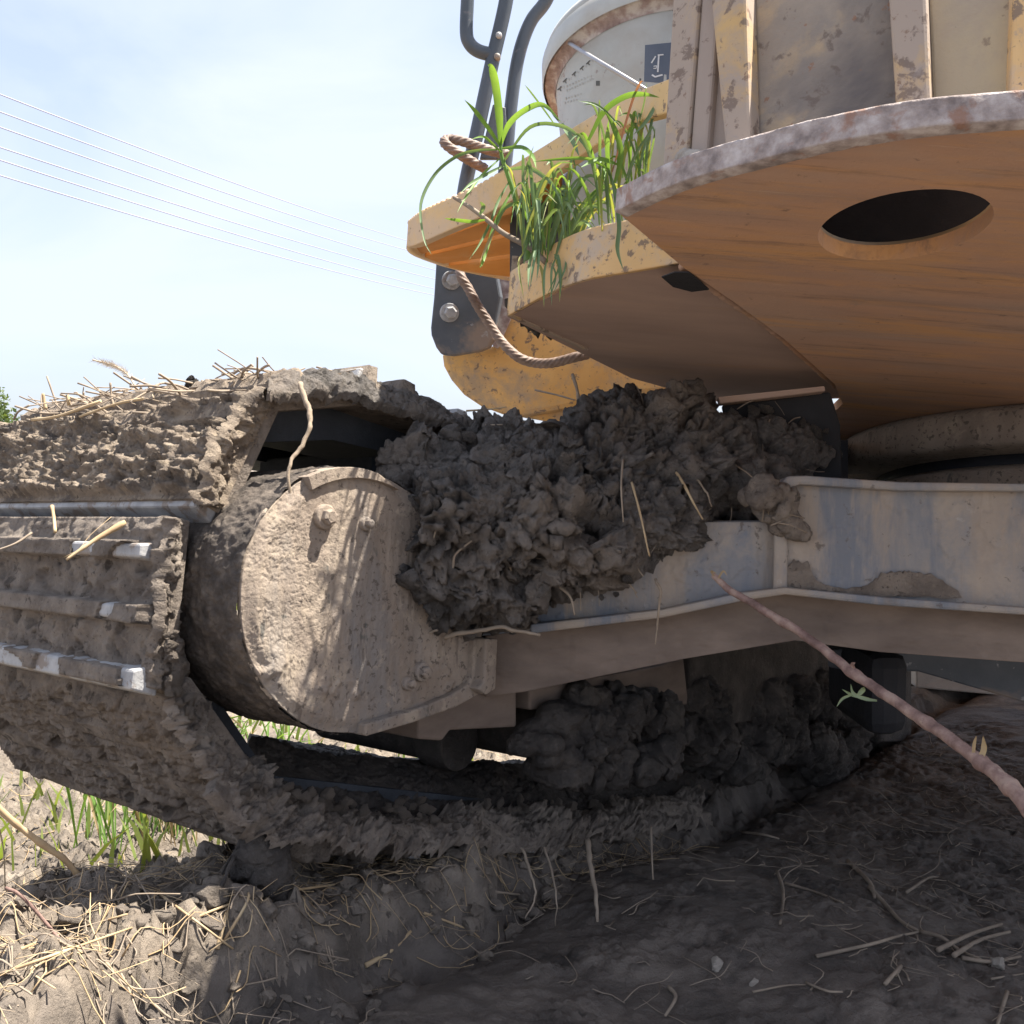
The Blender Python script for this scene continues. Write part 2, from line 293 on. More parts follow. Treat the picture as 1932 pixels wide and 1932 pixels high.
M_steel = mat('worn steel', [(.3, (.24,.24,.245)), (.55, (.36,.36,.365)), (.75, (.46,.46,.46))], 40, rough=.6, bump=.5, bscale=160, bdist=.003, metallic=.1, spec=.4,
    spots=[dict(col=(.22,.18,.15), scale=30, lo=.52, hi=.58, max=.9), dict(col=(.1,.09,.085), scale=90, lo=.64, hi=.69, max=.8)])
M_shoe = mat('muddy shoe steel', [(.3, (.12,.1,.085)), (.7, (.2,.165,.14))], 12, rough=.85, bump=.4, bscale=90)
M_black = mat('shade black steel', [(.3, (.012,.013,.016)), (.7, (.03,.03,.034))], 8, rough=.7, bump=.4, bscale=60)  # near-black colour paints the shade in deep gaps and openings
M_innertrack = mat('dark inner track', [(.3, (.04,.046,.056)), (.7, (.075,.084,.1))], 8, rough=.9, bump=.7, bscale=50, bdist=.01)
M_white = mat('white bucket plastic', [(.3, (.37,.38,.36)), (.6, (.45,.46,.44))], 9, rough=.5, bump=.12, bscale=60, bdist=.001, spec=.4,
    spots=[dict(col=(.36,.33,.29), scale=11, lo=.53, hi=.68, max=.65), dict(col=(.26,.2,.18), scale=22, lo=.62, hi=.66, max=.8, r=.75), dict(col=(.3,.27,.25), scale=90, lo=.68, hi=.71, max=.7)])
M_rustring = mat('rust stained plastic', [(.36, (.2,.14,.13)), (.5, (.36,.29,.28)), (.6, (.55,.52,.5))], 30, rough=.8, bump=.4, bscale=120, bdist=.002)
M_label = mat('slate blue label', [(.3, (.09,.11,.15)), (.7, (.13,.15,.19))], 20, rough=.6, bump=0)
M_ink = mat('dark print', [(.3, (.07,.07,.07)), (.7, (.13,.13,.12))], 40, rough=.7, bump=0)
M_inkpale = mat('faded print', [(.3, (.34,.33,.3)), (.7, (.46,.45,.42))], 60, rough=.7, bump=0)
M_print = mat('white print', [(.3, (.6,.6,.62)), (.7, (.7,.7,.7))], 40, rough=.6, bump=0)
M_wire = mat('galvanised wire', [(.3, (.3,.3,.32)), (.7, (.42,.42,.44))], 30, rough=.45, bump=0, metallic=.5, spec=.5)
M_rope = mat('rusty steel rope', [(.3, (.12,.08,.06)), (.55, (.2,.145,.115)), (.75, (.32,.25,.205))], 40, rough=.6, bump=.4, bscale=300, bdist=.001, spec=.4)
M_cable = mat('power cable', [(.3, (.3,.31,.42)), (.7, (.36,.37,.48))], 1, rough=.6, bump=0)
M_straw = mat('dry straw', [(.3, (.3,.2,.11)), (.55, (.44,.33,.2)), (.75, (.55,.44,.29))], 18, rough=.85, bump=.3, bscale=200, bdist=.001)
M_root = mat('muddy root', [(.3, (.2,.155,.115)), (.6, (.32,.255,.19))], 40, rough=.9, bump=.6, bscale=220, bdist=.002)
M_strawmud = mat('mud stained straw', [(.3, (.17,.135,.105)), (.55, (.29,.235,.18)), (.75, (.38,.31,.24))], 14, rough=.9, bump=.3, bscale=200, bdist=.001)
M_bark = mat('reddish stalk bark', [(.34, (.13,.08,.068)), (.5, (.24,.155,.13)), (.66, (.35,.25,.2))], 50, (1,1,1), rough=.8, bump=.7, bscale=180, bdist=.002, spots=[dict(col=(.42,.32,.25), scale=40, lo=.62, hi=.7, max=.6)])
M_stone = mat('pale stone', [(.3, (.3,.26,.22)), (.7, (.42,.38,.33))], 30, rough=.9, bump=.5, bscale=160)
M_concrete = mat('dusty concrete', [(.3, (.33,.29,.25)), (.7, (.44,.39,.34))], 12, rough=.9, bump=.5, bscale=120)
M_soil = mat('potting dirt', [(.3, (.05,.042,.035)), (.7, (.1,.085,.07))], 30, rough=.95, bump=1, bscale=120, bdist=.01)
def leafmat(name, c1, c2, trans=.45, scale=20):
    m = mat(name, [(.35, c1), (.65, c2)], scale, rough=.55, bump=.1, bscale=200, bdist=.0006, spec=.35)
    t = m.node_tree; b = t.nodes['Principled BSDF']; o = t.nodes['Material Output']
    tr = t.nodes.new('ShaderNodeBsdfTranslucent'); mxx = t.nodes.new('ShaderNodeMixShader'); mxx.inputs[0].default_value = trans
    src = b.inputs['Base Color'].links[0].from_socket; g = t.nodes.new('ShaderNodeMix'); g.data_type = 'RGBA'; g.blend_type = 'MULTIPLY'; g.inputs['Factor'].default_value = 1; g.inputs['B'].default_value = (1.7, 1.55, .6, 1)
    t.links.new(src, g.inputs['A']); t.links.new(g.outputs['Result'], tr.inputs[0])
    t.links.new(b.outputs[0], mxx.inputs[1]); t.links.new(tr.outputs[0], mxx.inputs[2]); t.links.new(mxx.outputs[0], o.inputs[0]); return m
M_leaf = leafmat('grass leaf', (.12,.23,.06), (.19,.32,.085), .35)
M_leafdark = leafmat('dusty green leaf', (.11,.185,.09), (.18,.27,.14), .25)
M_leafmid = leafmat('yellowing leaf', (.2,.26,.09), (.34,.33,.13))
M_leafdry = leafmat('dry leaf', (.3,.22,.13), (.42,.33,.21), .2)
M_leafpink = leafmat('reddish dry leaf', (.22,.1,.08), (.3,.15,.11), .3)
M_fieldgrass = leafmat('field grass', (.13,.2,.06), (.24,.27,.09), .4, 4)
M_sprout = leafmat('pale sprout leaf', (.2,.27,.17), (.3,.37,.24), .35)
M_crown = leafmat('tree foliage', (.05,.085,.03), (.1,.14,.05), .35, 2)
M_seed = mat('pale seed head', [(.3, (.5,.42,.32)), (.7, (.66,.57,.45))], 40, rough=.8, bump=0)
M_ground = mat('mud ground', [(.34, (.12,.102,.086)), (.5, (.195,.165,.138)), (.66, (.28,.238,.195))], 14, rough=.9, bump=.9, bscale=110, bdist=.008, bump2=(.5, 30, .012),
    spots=[dict(col=(.23,.19,.15), scale=3, lo=.52, hi=.66, max=.7), dict(col=(.08,.067,.057), scale=5, lo=.58, hi=.7, max=.6), dict(col=(.3,.25,.2), scale=55, lo=.6, hi=.7, max=.6), dict(col=(.05,.042,.037), scale=90, lo=.6, hi=.68, max=.7)])

M_floor = mat('wet mud floor', [(.34, (.075,.064,.056)), (.5, (.12,.101,.087)), (.66, (.18,.152,.128))], 8, rough=.7, bump=.8, bscale=120, bdist=.006, bump2=(.5, 30, .01), spec=.35,  # dark mud of the rut, also used to paint shade under the track
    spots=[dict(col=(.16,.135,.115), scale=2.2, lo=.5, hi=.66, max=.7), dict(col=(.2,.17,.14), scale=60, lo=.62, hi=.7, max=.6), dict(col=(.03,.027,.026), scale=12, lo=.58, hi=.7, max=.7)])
# ---------------------------------------------------------------- ground
AE = .985                                    # the bank's edge, measured along the track's width from the eye
A2 = unit(A[:2]); L2 = unit(L[:2])
def edge(l): return .975+.17*np.clip(l-.6, -.4, .75)
def zbase(x, y):
    a = x*A2[0]+y*A2[1]; l = x*L2[0]+y*L2[1]
    wob = .03*np.sin(l*7.3)+.02*np.sin(l*17+1)
    bank = .215-.17*np.clip(l-.88, -.4, 1.05)
    left = -.11+.06*sstep(a, 2.6, 5)
    top = bank+(left-bank)*sstep(a, 1.2, 1.5)
    top = top-.1*sstep(-l, -.42, .2)*sstep(-a, -1.5, -.9)
    ae = edge(l); rut = bank-.085+.07*sstep(l, 1.05, 1.45)-.035*np.exp(-((a-ae+.06)/.05)**2)-.03*sstep(-a, -.7, .2)
    s = sstep(a+wob, ae-.05, ae+.012)
    z = rut+(top-rut)*s
    far = sstep(np.hypot(x, y), 3.2, 6)
    return z+(.06-z)*far
def relief(x, y, z):
    p = np.stack((x, y, z*0), 1); a = x*A2[0]+y*A2[1]
    ae = edge(x*L2[0]+y*L2[1]); on = sstep(a, ae-.12, ae+.02)
    near = 1-sstep(np.hypot(x, y), 4, 9)
    f1, f2 = worley(p+.02*fbm(p, 15, 2, 4)[:,None], 13, 3)
    g1, g2 = worley(p, 34, 8)
    lump = on*(.034*(.62-f1)+.016*(.6-g1))+(1-on)*(.004*(.6-g1))
    slope = on*(1-on)*4
    tz = np.zeros(len(p)); nr = np.hypot(x, y) < 3.4; tz[nr] = torn(p[nr], 0, .017, 71)[0]
    return near*(lump+np.maximum(on, .3)*tz+slope*.05*(.6-f1)+slope*.022*(.6-g1)+(.016+.02*on)*fbm(p, 5, 5, 1)+(.0035+.008*on)*fbm(p, 48, 4, 2, .62)+.006*(1-on)*fbm(p, 22, 3, 31))
def axis(lo, hi, step, far):
    c = np.arange(lo, hi, step); k = np.cumsum(step*1.16**np.arange(1, 80)); k = k[k < far]
    return np.r_[lo-k[::-1], c, c[-1]+k]
gx = axis(-1.35, 1.35, .0062, 420); gy = axis(.95, 3.3, .0062, 420)
X, Y = np.meshgrid(gx, gy, indexing='ij'); xf, yf = X.ravel(), Y.ravel(); zf = zbase(xf, yf); zf = zf+relief(xf, yf, zf)
g = obj('ground', np.stack((xf, yf, zf), 1), grid_faces(len(gx), len(gy)), M_ground, smooth=True); tag(g, kind='structure')
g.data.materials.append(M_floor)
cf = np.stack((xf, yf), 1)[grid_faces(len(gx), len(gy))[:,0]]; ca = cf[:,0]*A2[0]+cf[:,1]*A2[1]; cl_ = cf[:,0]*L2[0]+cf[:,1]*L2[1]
wet_shaded = (ca+.03*np.sin(cl_*7.3)+.02*np.sin(cl_*17+1)+.02*fbm(np.stack((cf[:,0], cf[:,1], 0*ca), 1), 20, 3, 5) < edge(cl_)-.02) & (np.hypot(cf[:,0], cf[:,1]) < 3.6) | (cl_ > 1.32) & (ca < 1.5) & (np.hypot(cf[:,0], cf[:,1]) < 3.6)  # damp rut; dark shade at its foot and under the track painted in
g.data.polygons.foreach_set('material_index', wet_shaded.astype(np.int32))
ZG = zf.reshape(len(gx), len(gy))
def zg(x, y):
    x = np.atleast_1d(np.asarray(x, float)); y = np.atleast_1d(np.asarray(y, float))
    i = np.clip(np.searchsorted(gx, x)-1, 0, len(gx)-2); j = np.clip(np.searchsorted(gy, y)-1, 0, len(gy)-2)
    a = np.clip((x-gx[i])/(gx[i+1]-gx[i]), 0, 1); b = np.clip((y-gy[j])/(gy[j+1]-gy[j]), 0, 1)
    return ZG[i,j]*(1-a)*(1-b)+ZG[i+1,j]*a*(1-b)+ZG[i,j+1]*(1-a)*b+ZG[i+1,j+1]*a*b
def G(u, v, lift=0.):
    d = ray(u, v); ts = np.r_[np.arange(.7, 4, .004), np.arange(4, 40, .1)]; p = EYE+d*(ts/d[1])[:,None]
    h = p[:,2]-zg(p[:,0], p[:,1]); k = np.argmax(h < 0) if (h < 0).any() else len(ts)-1
    q = p[k].copy(); q[2] += lift; return q

# ---------------------------------------------------------------- the excavator
root_at = np.array([.6, 1.9, 0.])
EX = thing('excavator', root_at, 'dirty yellow crawler excavator with mud caked track and rusty underside, seen close from below', 'excavator')

# --- track shoes: plate, three grousers and a crust of mud on each
A0, WID = 1.085, .70
CEN = PA(700, 1140, A0)
def shoe(u0, v0, u1, v1, thick=.016, detail=1.0, grouse=((.27, .85), (.56, .8), (.965, .95)), seed=0, m=M_front, gh=.022, shift=0., flaky=0., gmask=None, bite=.0):
    p0, p1 = PA(u0, v0, A0), PA(u1, v1, A0); t = p1-p0; ln = np.linalg.norm(t); t /= ln
    o = np.cross(A, t); o = o if o.dot((p0+p1)/2-CEN) > 0 else -o
    mid = (p0+p1)/2
    base = -.006
    V, F = hexa([p0+A*.004-o*.03, p1+A*.004-o*.03, p1+A*WID-o*.03, p0+A*WID-o*.03], [p0+A*.004+o*base, p1+A*.004+o*base, p1+A*WID+o*base, p0+A*WID+o*base])
    so_ = obj('track_shoe', V, F, M_front, EX, bevel=.003, fix=True)
    for k, (s, cov) in enumerate(grouse):
        b = Bag(); w2 = .011 if s < .9 else .016; j0 = .012+.01*math.sin(seed+k)
        c0 = p0+t*(ln*s)
        prof = [(-w2*1.25, base-.002), (-w2*.72, gh), (w2*.72, gh), (w2*1.25, base-.002)]
        pol = [c0+A*j0+t*x+o*y for x, y in prof]
        VV, FF = prism(pol, A*(WID-.03-j0)); gr = obj('grouser', VV, FF, M_steel, so_, bevel=.003, fix=True)
    ns, nw = max(10, int(ln/.0032*detail)), int(WID/.0042*detail)
    s = np.linspace(0, 1, ns); wv = np.linspace(0, 1, nw); SS, WW = np.meshgrid(s, wv, indexing='ij'); SS, WW = SS.ravel(), WW.ravel()
    q = p0+SS[:,None]*ln*t+WW[:,None]*WID*A
    cov = fbm(q+seed, 9, 3, seed)
    h = thick*(.75+1.0*cov)
    rip = fbm(np.stack((q.dot(A)*9, q.dot(t)*34, q.dot(o)*10), 1), 1, 4, seed+2, .55)
    f1, f2 = worley(q+.01*fbm(q, 40, 2, 3)[:,None], 42, seed); 
    rg = fbm(q, 46, 3, seed+4, .55, True)
    ql = np.stack((q.dot(A)*26+q.dot(t)*18, q.dot(t)*75-q.dot(A)*10, q.dot(o)*30), 1)+.9*np.stack((fbm(q, 20, 2, 61), fbm(q, 20, 2, 62), fbm(q, 20, 2, 63)), 1)
    fl = fbm(ql, 1, 4, seed+8, .62, True)
    h += thick*(.55*rip*(1+flaky)+.32*(.5-f1)+flaky*(.35*rg+.55*fl)+.14*fl+.2*fbm(q, 110, 4, seed+6, .65)+flaky*.7*SS)
    pits = sstep(fbm(q, 36, 2, seed+11), .2, .36); h -= thick*.75*pits
    e = np.minimum(np.minimum(SS, 1-SS)*ln, np.minimum(WW, 1-WW)*WID)
    h = h*(.35+.65*sstep(e, 0, .018))
    for k, (gs, cv) in enumerate(grouse):     # mud banks up against the bars and is scraped off their tops
        dd = (SS-gs)*ln
        fill = np.exp(-(dd/.024)**2)*(gh*.72)*(.62+.75*fbm(q, 11, 3, seed+20+k))
        h = np.maximum(h, fill)
        top = np.abs(dd) < .012
        free = fbm(q+3*k, 7, 2, seed+30+k) < cv-.72
        h = np.where(top & free, np.minimum(h, gh-.006), h)
        h = np.where(top & ~free, np.maximum(h, gh+.004+.006*rip), h)
    h = np.maximum(h, base+.002)
    V = q+h[:,None]*o
    jit = .010*(1-sstep(WW*WID, 0, .05))
    V += (jit*fbm(q, 26, 4, seed+40, .6)*2.2)[:,None]*(-A)+(jit*.6*fbm(q, 30, 3, seed+41))[:,None]*t
    if bite: V += (bite*(1-sstep(WW*WID, 0, .1))*np.maximum(0, fbm(q, 12, 3, seed+50)))[:,None]*A
    T2 = q-o*.012*np.ones((len(q),1)); ring = np.r_[np.arange(nw), (np.arange(1, ns)*nw+nw-1), ((ns-1)*nw+np.arange(nw-2, -1, -1)), (np.arange(ns-2, 0, -1)*nw)]
    nV = len(V); V = np.concatenate((V, T2[ring])); R = len(ring); i = np.arange(R)
    side = np.stack((ring, nV+i, nV+(i+1) % R, ring[(i+1) % R]), 1)
    F = np.concatenate((grid_faces(ns, nw), side))
    c = obj('mud_crust', V, F, m, so_, smooth=True); tag(c, kind='stuff')
    bm = bmesh.new(); bm.from_mesh(c.data); bmesh.ops.recalc_face_normals(bm, faces=bm.faces); bm.to_mesh(c.data); bm.free()
    return so_
G3 = ((.27, .62), (.56, .62), (.965, .95))
shoe(500, 750, 402, 962, .024, 1.15, ((.2,-.6),(.56,-.6),(.975,.36)), 3, M_crust, .024, flaky=.9)
shoe(322, 976, 288, 1298, .016, 1.15, ((.21,.64),(.575,.6),(.955,.66)), 9, M_front, .026)
shoe(330, 1310, 530, 1585, .022, 1.15, ((.3,-.2),(.62,-.4),(.97,-.3)), 15, M_front, .022, flaky=.4, bite=.02)
shoe(690, 724, 512, 732, .014, .9, ((.25,-.6),(.5,-.6),(.75,-.6)), 21, M_crust, .012, flaky=.6)
shoe(862, 788, 686, 722, .012, .7, G3, 27, M_front)
shoe(1010, 846, 872, 796, .012, .6, G3, 33, M_front)
shoe(1140, 880, 1020, 843, .016, .4, G3, 39, M_front)
shoe(538, 1588, 808, 1596, .022, .8, G3, 45, M_front)
shoe(800, 1597, 1028, 1588, .02, .6, G3, 51, M_front)
shoe(1026, 1588, 1200, 1576, .02, .5, G3, 57, M_front)
shoe(1206, 1575, 1345, 1560, .02, .4, G3, 63, M_front)

# --- chain, track frame and rollers inside the loop
def ribbon(pxs, a0, a1, th, name, m):
    pts = [PA(u, v, A0) for u, v in pxs]; b = Bag(); inn = []
    for k, p in enumerate(pts):
        inn.append(p+unit(CEN-p)*th)
    V = []
    for p, q in zip(pts, inn): V += [p+A*(a0-A0), p+A*(a1-A0), q+A*(a1-A0), q+A*(a0-A0)]
    F = []
    for k in range(len(pts)-1):
        for j in range(4): F.append((4*k+j, 4*k+(j+1) % 4, 4*k+4+(j+1) % 4, 4*k+4+j))
    F += [(0,1,2,3), tuple(4*(len(pts)-1)+j for j in (3,2,1,0))]
    return obj(name, V, F, m, EX, fix=True)
loop = [(1140,890),(1010,850),(862,800),(690,745),(520,752),(415,965),(352,1000),(330,1270),(380,1340),(540,1565),(800,1570),(1020,1562),(1345,1538)]
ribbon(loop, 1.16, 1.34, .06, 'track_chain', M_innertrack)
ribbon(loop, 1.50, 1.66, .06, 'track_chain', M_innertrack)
q0 = PA(560, 1130, 1.22)
def slab(l0, l1, a0, a1, n0, n1, name, m, bevel=.004):
    V, F = hexa([M(a0,l0,n0), M(a0,l1,n0), M(a1,l1,n0), M(a1,l0,n0)], [M(a0,l0,n1), M(a0,l1,n1), M(a1,l1,n1), M(a1,l0,n1)])
    return obj(name, V, F, m, EX, bevel=bevel, fix=True)
_, lf, nt_ = aln(PA(690, 960, 1.25)); _, lb, nb_ = aln(PA(690, 1350, 1.25))
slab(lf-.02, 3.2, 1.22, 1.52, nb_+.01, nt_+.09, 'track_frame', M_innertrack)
for (u, v, r, a0, a1) in ((868, 1402, .047, 1.16, 1.5), (1110, 1388, .068, .985, 1.3), (1365, 1395, .06, 1.02, 1.3)):
    c = PA(u, v, a0); V, F = tube(np.array([c, c+A*.06, c+A*.075, c+A*(a1-a0)]), [r, r, r*.8, r*.8], 28)
    V = V+.0*V; obj('track_roller', V, F, M_dark, EX, smooth=False, bevel=.004)
# roller bracket lugs under the frame
for px in ([(790,1322),(900,1290),(975,1300),(975,1372),(850,1378),(835,1398),(790,1395)], [(1000,1300),(1250,1255),(1290,1240),(1300,1330),(1180,1330),(1000,1340)], [(1300,1235),(1640,1190),(1720,1230),(1720,1400),(1640,1400),(1600,1330),(1300,1380)]):
    V, F = prism([PA(u, v, 1.02) for u, v in px], A*.12); obj('roller_bracket', V, F, M_beamlow if px[0][0] < 1200 else M_dark, EX, bevel=.004, fix=True)

# --- round cover over the travel motor, its lip and bolts
AD = .985
def cover_outline(ex=0.):
    c = np.array((655, 1135.)); out = []
    for d in np.linspace(72, 262, 90):
        th = math.radians(d); out.append((c[0]+(196+ex)*math.cos(th), c[1]-(250+ex)*math.sin(th)))
    out += [(690,1384),(780,1358),(860,1330),(903,1303),(910,1280),(912,1210),(930,1150),(900,1050),(840,980),(780,930),(740,905)]
    return out
ol = np.array(cover_outline()); cpx = np.array((690, 1150.))
# resample outline densely
seg = np.r_[ol, ol[:1]]; dl = np.r_[0, np.cumsum(np.linalg.norm(np.diff(seg, axis=0), axis=1))]
K = 560; tt = np.linspace(0, dl[-1], K, endpoint=False); ring = np.stack((np.interp(tt, dl, seg[:,0]), np.interp(tt, dl, seg[:,1])), 1)
ring3 = np.array([PA(u, v, AD) for u, v in ring]); c3 = PA(*cpx, AD)
NR = 150; rad = np.linspace(0, 1, NR)**.85
V = (c3[None,None,:]+rad[:,None,None]*(ring3-c3)[None,:,:]).reshape(-1, 3); rr = np.repeat(rad, K)
dist = (1-rr)*np.tile(np.linalg.norm(ring3-c3, axis=1), NR)
left = sstep(-(V-c3).dot(L), .0, .17)
h = .006*(1-sstep(dist, 0, .02))       # the rim rolls back
h = -h+.003*fbm(V, 14, 4, 2)+.0006*fbm(V, 120, 3, 5)+left*(.0006*fbm(V, 190, 3, 8, .65, True)+.003*np.maximum(0, fbm(V, 30, 3, 9)))+.0009*fbm(V, 60, 4, 18, .65)+.0012*fbm(np.stack((V.dot(L)*110, V.dot(A)*20, V[:,2]*9), 1), 1, 3, 19)
f1, f2 = worley(V+.004*np.stack((fbm(V, 60, 2, 1), fbm(V, 60, 2, 2), fbm(V, 60, 2, 3)), 1), 170, 2); h -= left*.0008*(sstep(-(f2-f1), -.16, -.02))*sstep(fbm(V, 14, 2, 14), -.25, .1)
h += .007*sstep(fbm(V, 22, 3, 31), .16, .4)*sstep(-(V-c3).dot(N), .02, .12)
V = V-h[:,None]*A
wall = V[-K:].copy(); walls = [wall+A*x+(.0035*fbm(wall+A*x, 45, 3, 4)+.004*fbm(wall+A*x, 16, 3, 6))[:,None]*unit_ for x, unit_ in ((.008, (wall-c3)/np.linalg.norm(wall-c3, axis=1)[:,None]), (.02, (wall-c3)/np.linalg.norm(wall-c3, axis=1)[:,None]))]
VV = np.concatenate([V]+walls[:1]); F = grid_faces(NR, K)
i = np.arange(NR)[:-1,None]*K+K-1; i = i.ravel(); F = np.concatenate((F, np.stack((i, i+K, i-K+1+K, i-K+1), 1)))
j = np.arange(K); F = np.concatenate((F, np.stack(((NR-1)*K+j, NR*K+j, NR*K+(j+1) % K, (NR-1)*K+(j+1) % K), 1)))
cover = obj('motor_cover', VV, F, M_cover, EX, smooth=True, fix=True)
rn_ = (ring3-c3)/np.linalg.norm(ring3-c3, axis=1)[:,None]
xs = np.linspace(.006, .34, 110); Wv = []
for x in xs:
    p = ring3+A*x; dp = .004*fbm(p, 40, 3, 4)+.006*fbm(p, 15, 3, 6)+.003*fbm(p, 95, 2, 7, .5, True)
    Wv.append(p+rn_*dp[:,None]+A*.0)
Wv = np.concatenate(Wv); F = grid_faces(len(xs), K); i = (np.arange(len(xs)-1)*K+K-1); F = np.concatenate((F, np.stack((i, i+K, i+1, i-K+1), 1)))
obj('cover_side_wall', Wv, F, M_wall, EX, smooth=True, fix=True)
# lip proud of the face round the upper right, and along the lower right edge
def arc_px(cx, cy, rx, ry, d0, d1, n=30): return [(cx+rx*math.cos(math.radians(d)), cy-ry*math.sin(math.radians(d))) for d in np.linspace(d0, d1, n)]
def strip(outer, inner, a, dep, name, m, parent=EX, bevel=.002, smooth=False):
    b = [PA(u, v, a) for u, v in outer]; c = [PA(u, v, a) for u, v in inner]; n = len(b); V = b+c+[p+A*dep for p in b]+[p+A*dep for p in c]; F = []
    for k in range(n-1): F += [(k, k+1, n+k+1, n+k), (2*n+k, 3*n+k, 3*n+k+1, 2*n+k+1), (k, 2*n+k, 2*n+k+1, k+1), (n+k, n+k+1, 3*n+k+1, 3*n+k)]
    F += [(0, n, 3*n, 2*n), (n-1, 3*n-1, 4*n-1, 2*n-1)]
    return obj(name, V, F, m, parent, smooth=smooth, bevel=bevel, fix=True)
strip(arc_px(655,1135,195,254,72,112), arc_px(672,1128,188,226,64,116), AD-.006, .03, 'cover_lip', M_cover, bevel=.004)
strip([(690,1390),(780,1364),(862,1334),(912,1306),(918,1280),(922,1206)], [(690,1366),(776,1342),(850,1312),(886,1290),(893,1270),(896,1206)], AD-.012, .03, 'cover_lip', M_cover, bevel=.003)
strip([(918,1312),(936,1300),(940,1205)], [(902,1300),(914,1286),(916,1205)], AD-.03, .05, 'cover_flange', M_cover, bevel=.003)
for u, v, r in ((614, 975, .0105), (690, 988, .006), (797, 1268, .009), (770, 1470-180, .006)):
    c = PA(u, v, AD-.004)
    V, F = tube(np.array([c+A*.012, c-A*.002, c-A*.004]), [r*1.5, r*1.5, r*1.3], 24); wsh = obj('bolt', V, F, M_cover, EX, smooth=True, bevel=.001)
    V, F = tube(np.array([c-A*.003, c-A*.011, c-A*.013]), [r, r, r*.7], 6); obj('bolt_head', V, F, M_cover, wsh, bevel=.0012)

# --- leg of the undercarriage: upper web with flanges, lower web set back
def yb(u): return 1.485+(1.35-1.485)*(u-920)/(1932-920)
def Pb(u, v, dy=0.): return P(u, v, yb(u)+dy)
BACK = np.array((.05, .6, -.05))
def leg(px, back, name, m, dy=0., bevel=.004):
    V, F = prism([Pb(u, v, dy) for u, v in px], back); return obj(name, V, F, m, EX, bevel=bevel, fix=True)
# dense web so the caked mud has relief
def web(top, bot, name, m, dy=0., nu=220, nv=70, amp=.0025, s=0, back=.05):
    us = np.linspace(top[0][0], top[-1][0], nu); tv = np.interp(us, *zip(*top)); bv = np.interp(us, *zip(*bot))
    V = np.array([Pb(u, a+(b-a)*k, dy) for u, a, b in zip(us, tv, bv) for k in np.linspace(0, 1, nv)])
    nn = unit(np.cross(Pb(1400,1000)-Pb(1000,1000), N)); nn = nn if nn[1] < 0 else -nn
    hh = amp*(fbm(V, 14, 4, s)+.5*fbm(V, 70, 3, s+1))+amp*.8*sstep(fbm(V, 9, 5, s+3, .65), .02, .12)
    V = V+hh[:,None]*nn; n = len(V); bd = np.r_[np.arange(nv), np.arange(1, nu)*nv+nv-1, (nu-1)*nv+np.arange(nv-2, -1, -1), np.arange(nu-2, 0, -1)*nv]
    V = np.concatenate((V, V[bd]+np.array((0, back, 0)))); i = np.arange(len(bd))
    F = np.concatenate((grid_faces(nu, nv), np.stack((bd, bd[(i+1) % len(bd)], n+(i+1) % len(bd), n+i), 1)))
    return obj(name, V, F, m, EX, smooth=True, fix=True)
web([(1474,915),(1500,902),(1700,914),(2100,922)], [(1474,1112),(1480,1112),(1660,1130),(2100,1160)], 'leg_web', M_beam, s=3)
web([(905,1120),(1180,1060),(1240,996),(1330,985),(1470,985)], [(905,1200),(1000,1190),(1240,1155),(1400,1125),(1470,1113)], 'leg_web', M_beam, .012, s=9)
leg([(1462,925),(1486,905),(1486,1116),(1458,1120)], (.02,.08,0), 'leg_weld', M_beam, -.008)
leg([(1470,915),(1486,898),(1520,897),(1700,909),(2100,914),(2100,928),(1700,926),(1510,914),(1478,925)], BACK*.2, 'top_flange', M_beam, -.022)
leg([(1000,1178),(1250,1150),(1400,1118),(1482,1108),(1660,1126),(2100,1158),(2100,1172),(1660,1142),(1482,1122),(1402,1134),(1250,1166),(1000,1196)], BACK*.25, 'bottom_flange', M_beam, -.02)
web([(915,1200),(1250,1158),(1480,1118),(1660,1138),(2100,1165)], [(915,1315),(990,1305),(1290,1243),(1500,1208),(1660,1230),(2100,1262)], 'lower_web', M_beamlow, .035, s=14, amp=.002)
leg([(1530,914),(2200,922),(2200,1250),(1530,1200),(1480,1200)], np.array((.25,.75,-.1)), 'frame_filler', M_black, .07)
for px, th in (([(1480,1075),(1500,1058),(1520,1062),(1545,1100),(1560,1105),(1620,1110),(1640,1100),(1665,1078),(1700,1080),(1720,1076),(1760,1086),(1800,1110),(1812,1128),(1660,1128),(1485,1108)], .012),):
    pd = []
    for (u0, v0), (u1, v1) in zip(px, px[1:]+px[:1]):
        for k in range(5): t_ = k/5; pd.append((u0+(u1-u0)*t_+random.uniform(-3,3), v0+(v1-v0)*t_+random.uniform(-4,4)))
    V, F = prism([Pb(u, v, -.001) for u, v in pd], (0,-.004,0)); obj('mud_patch', V, F, M_front, EX, bevel=.001, fix=True)
V, F = prism([P(1130,990,1.72),P(1230,840,1.78),P(1600,830,1.78),P(1600,1010,1.6),P(1480,1120,1.55),P(1130,1130,1.6)], (.05,.3,0)); obj('frame_filler', V, F, M_black, EX, fix=True)  # black filler painting the dark depth behind the heap
V, F = prism([P(830,960,1.60),P(1240,930,1.60),P(1240,1190,1.56),P(1000,1200,1.56),P(930,1240,1.56),P(850,1150,1.58)], (.05,.5,-.03)); obj('frame_filler', V, F, M_black, EX, fix=True)  # block at the leg joint, added unseen to stop a sun shaft
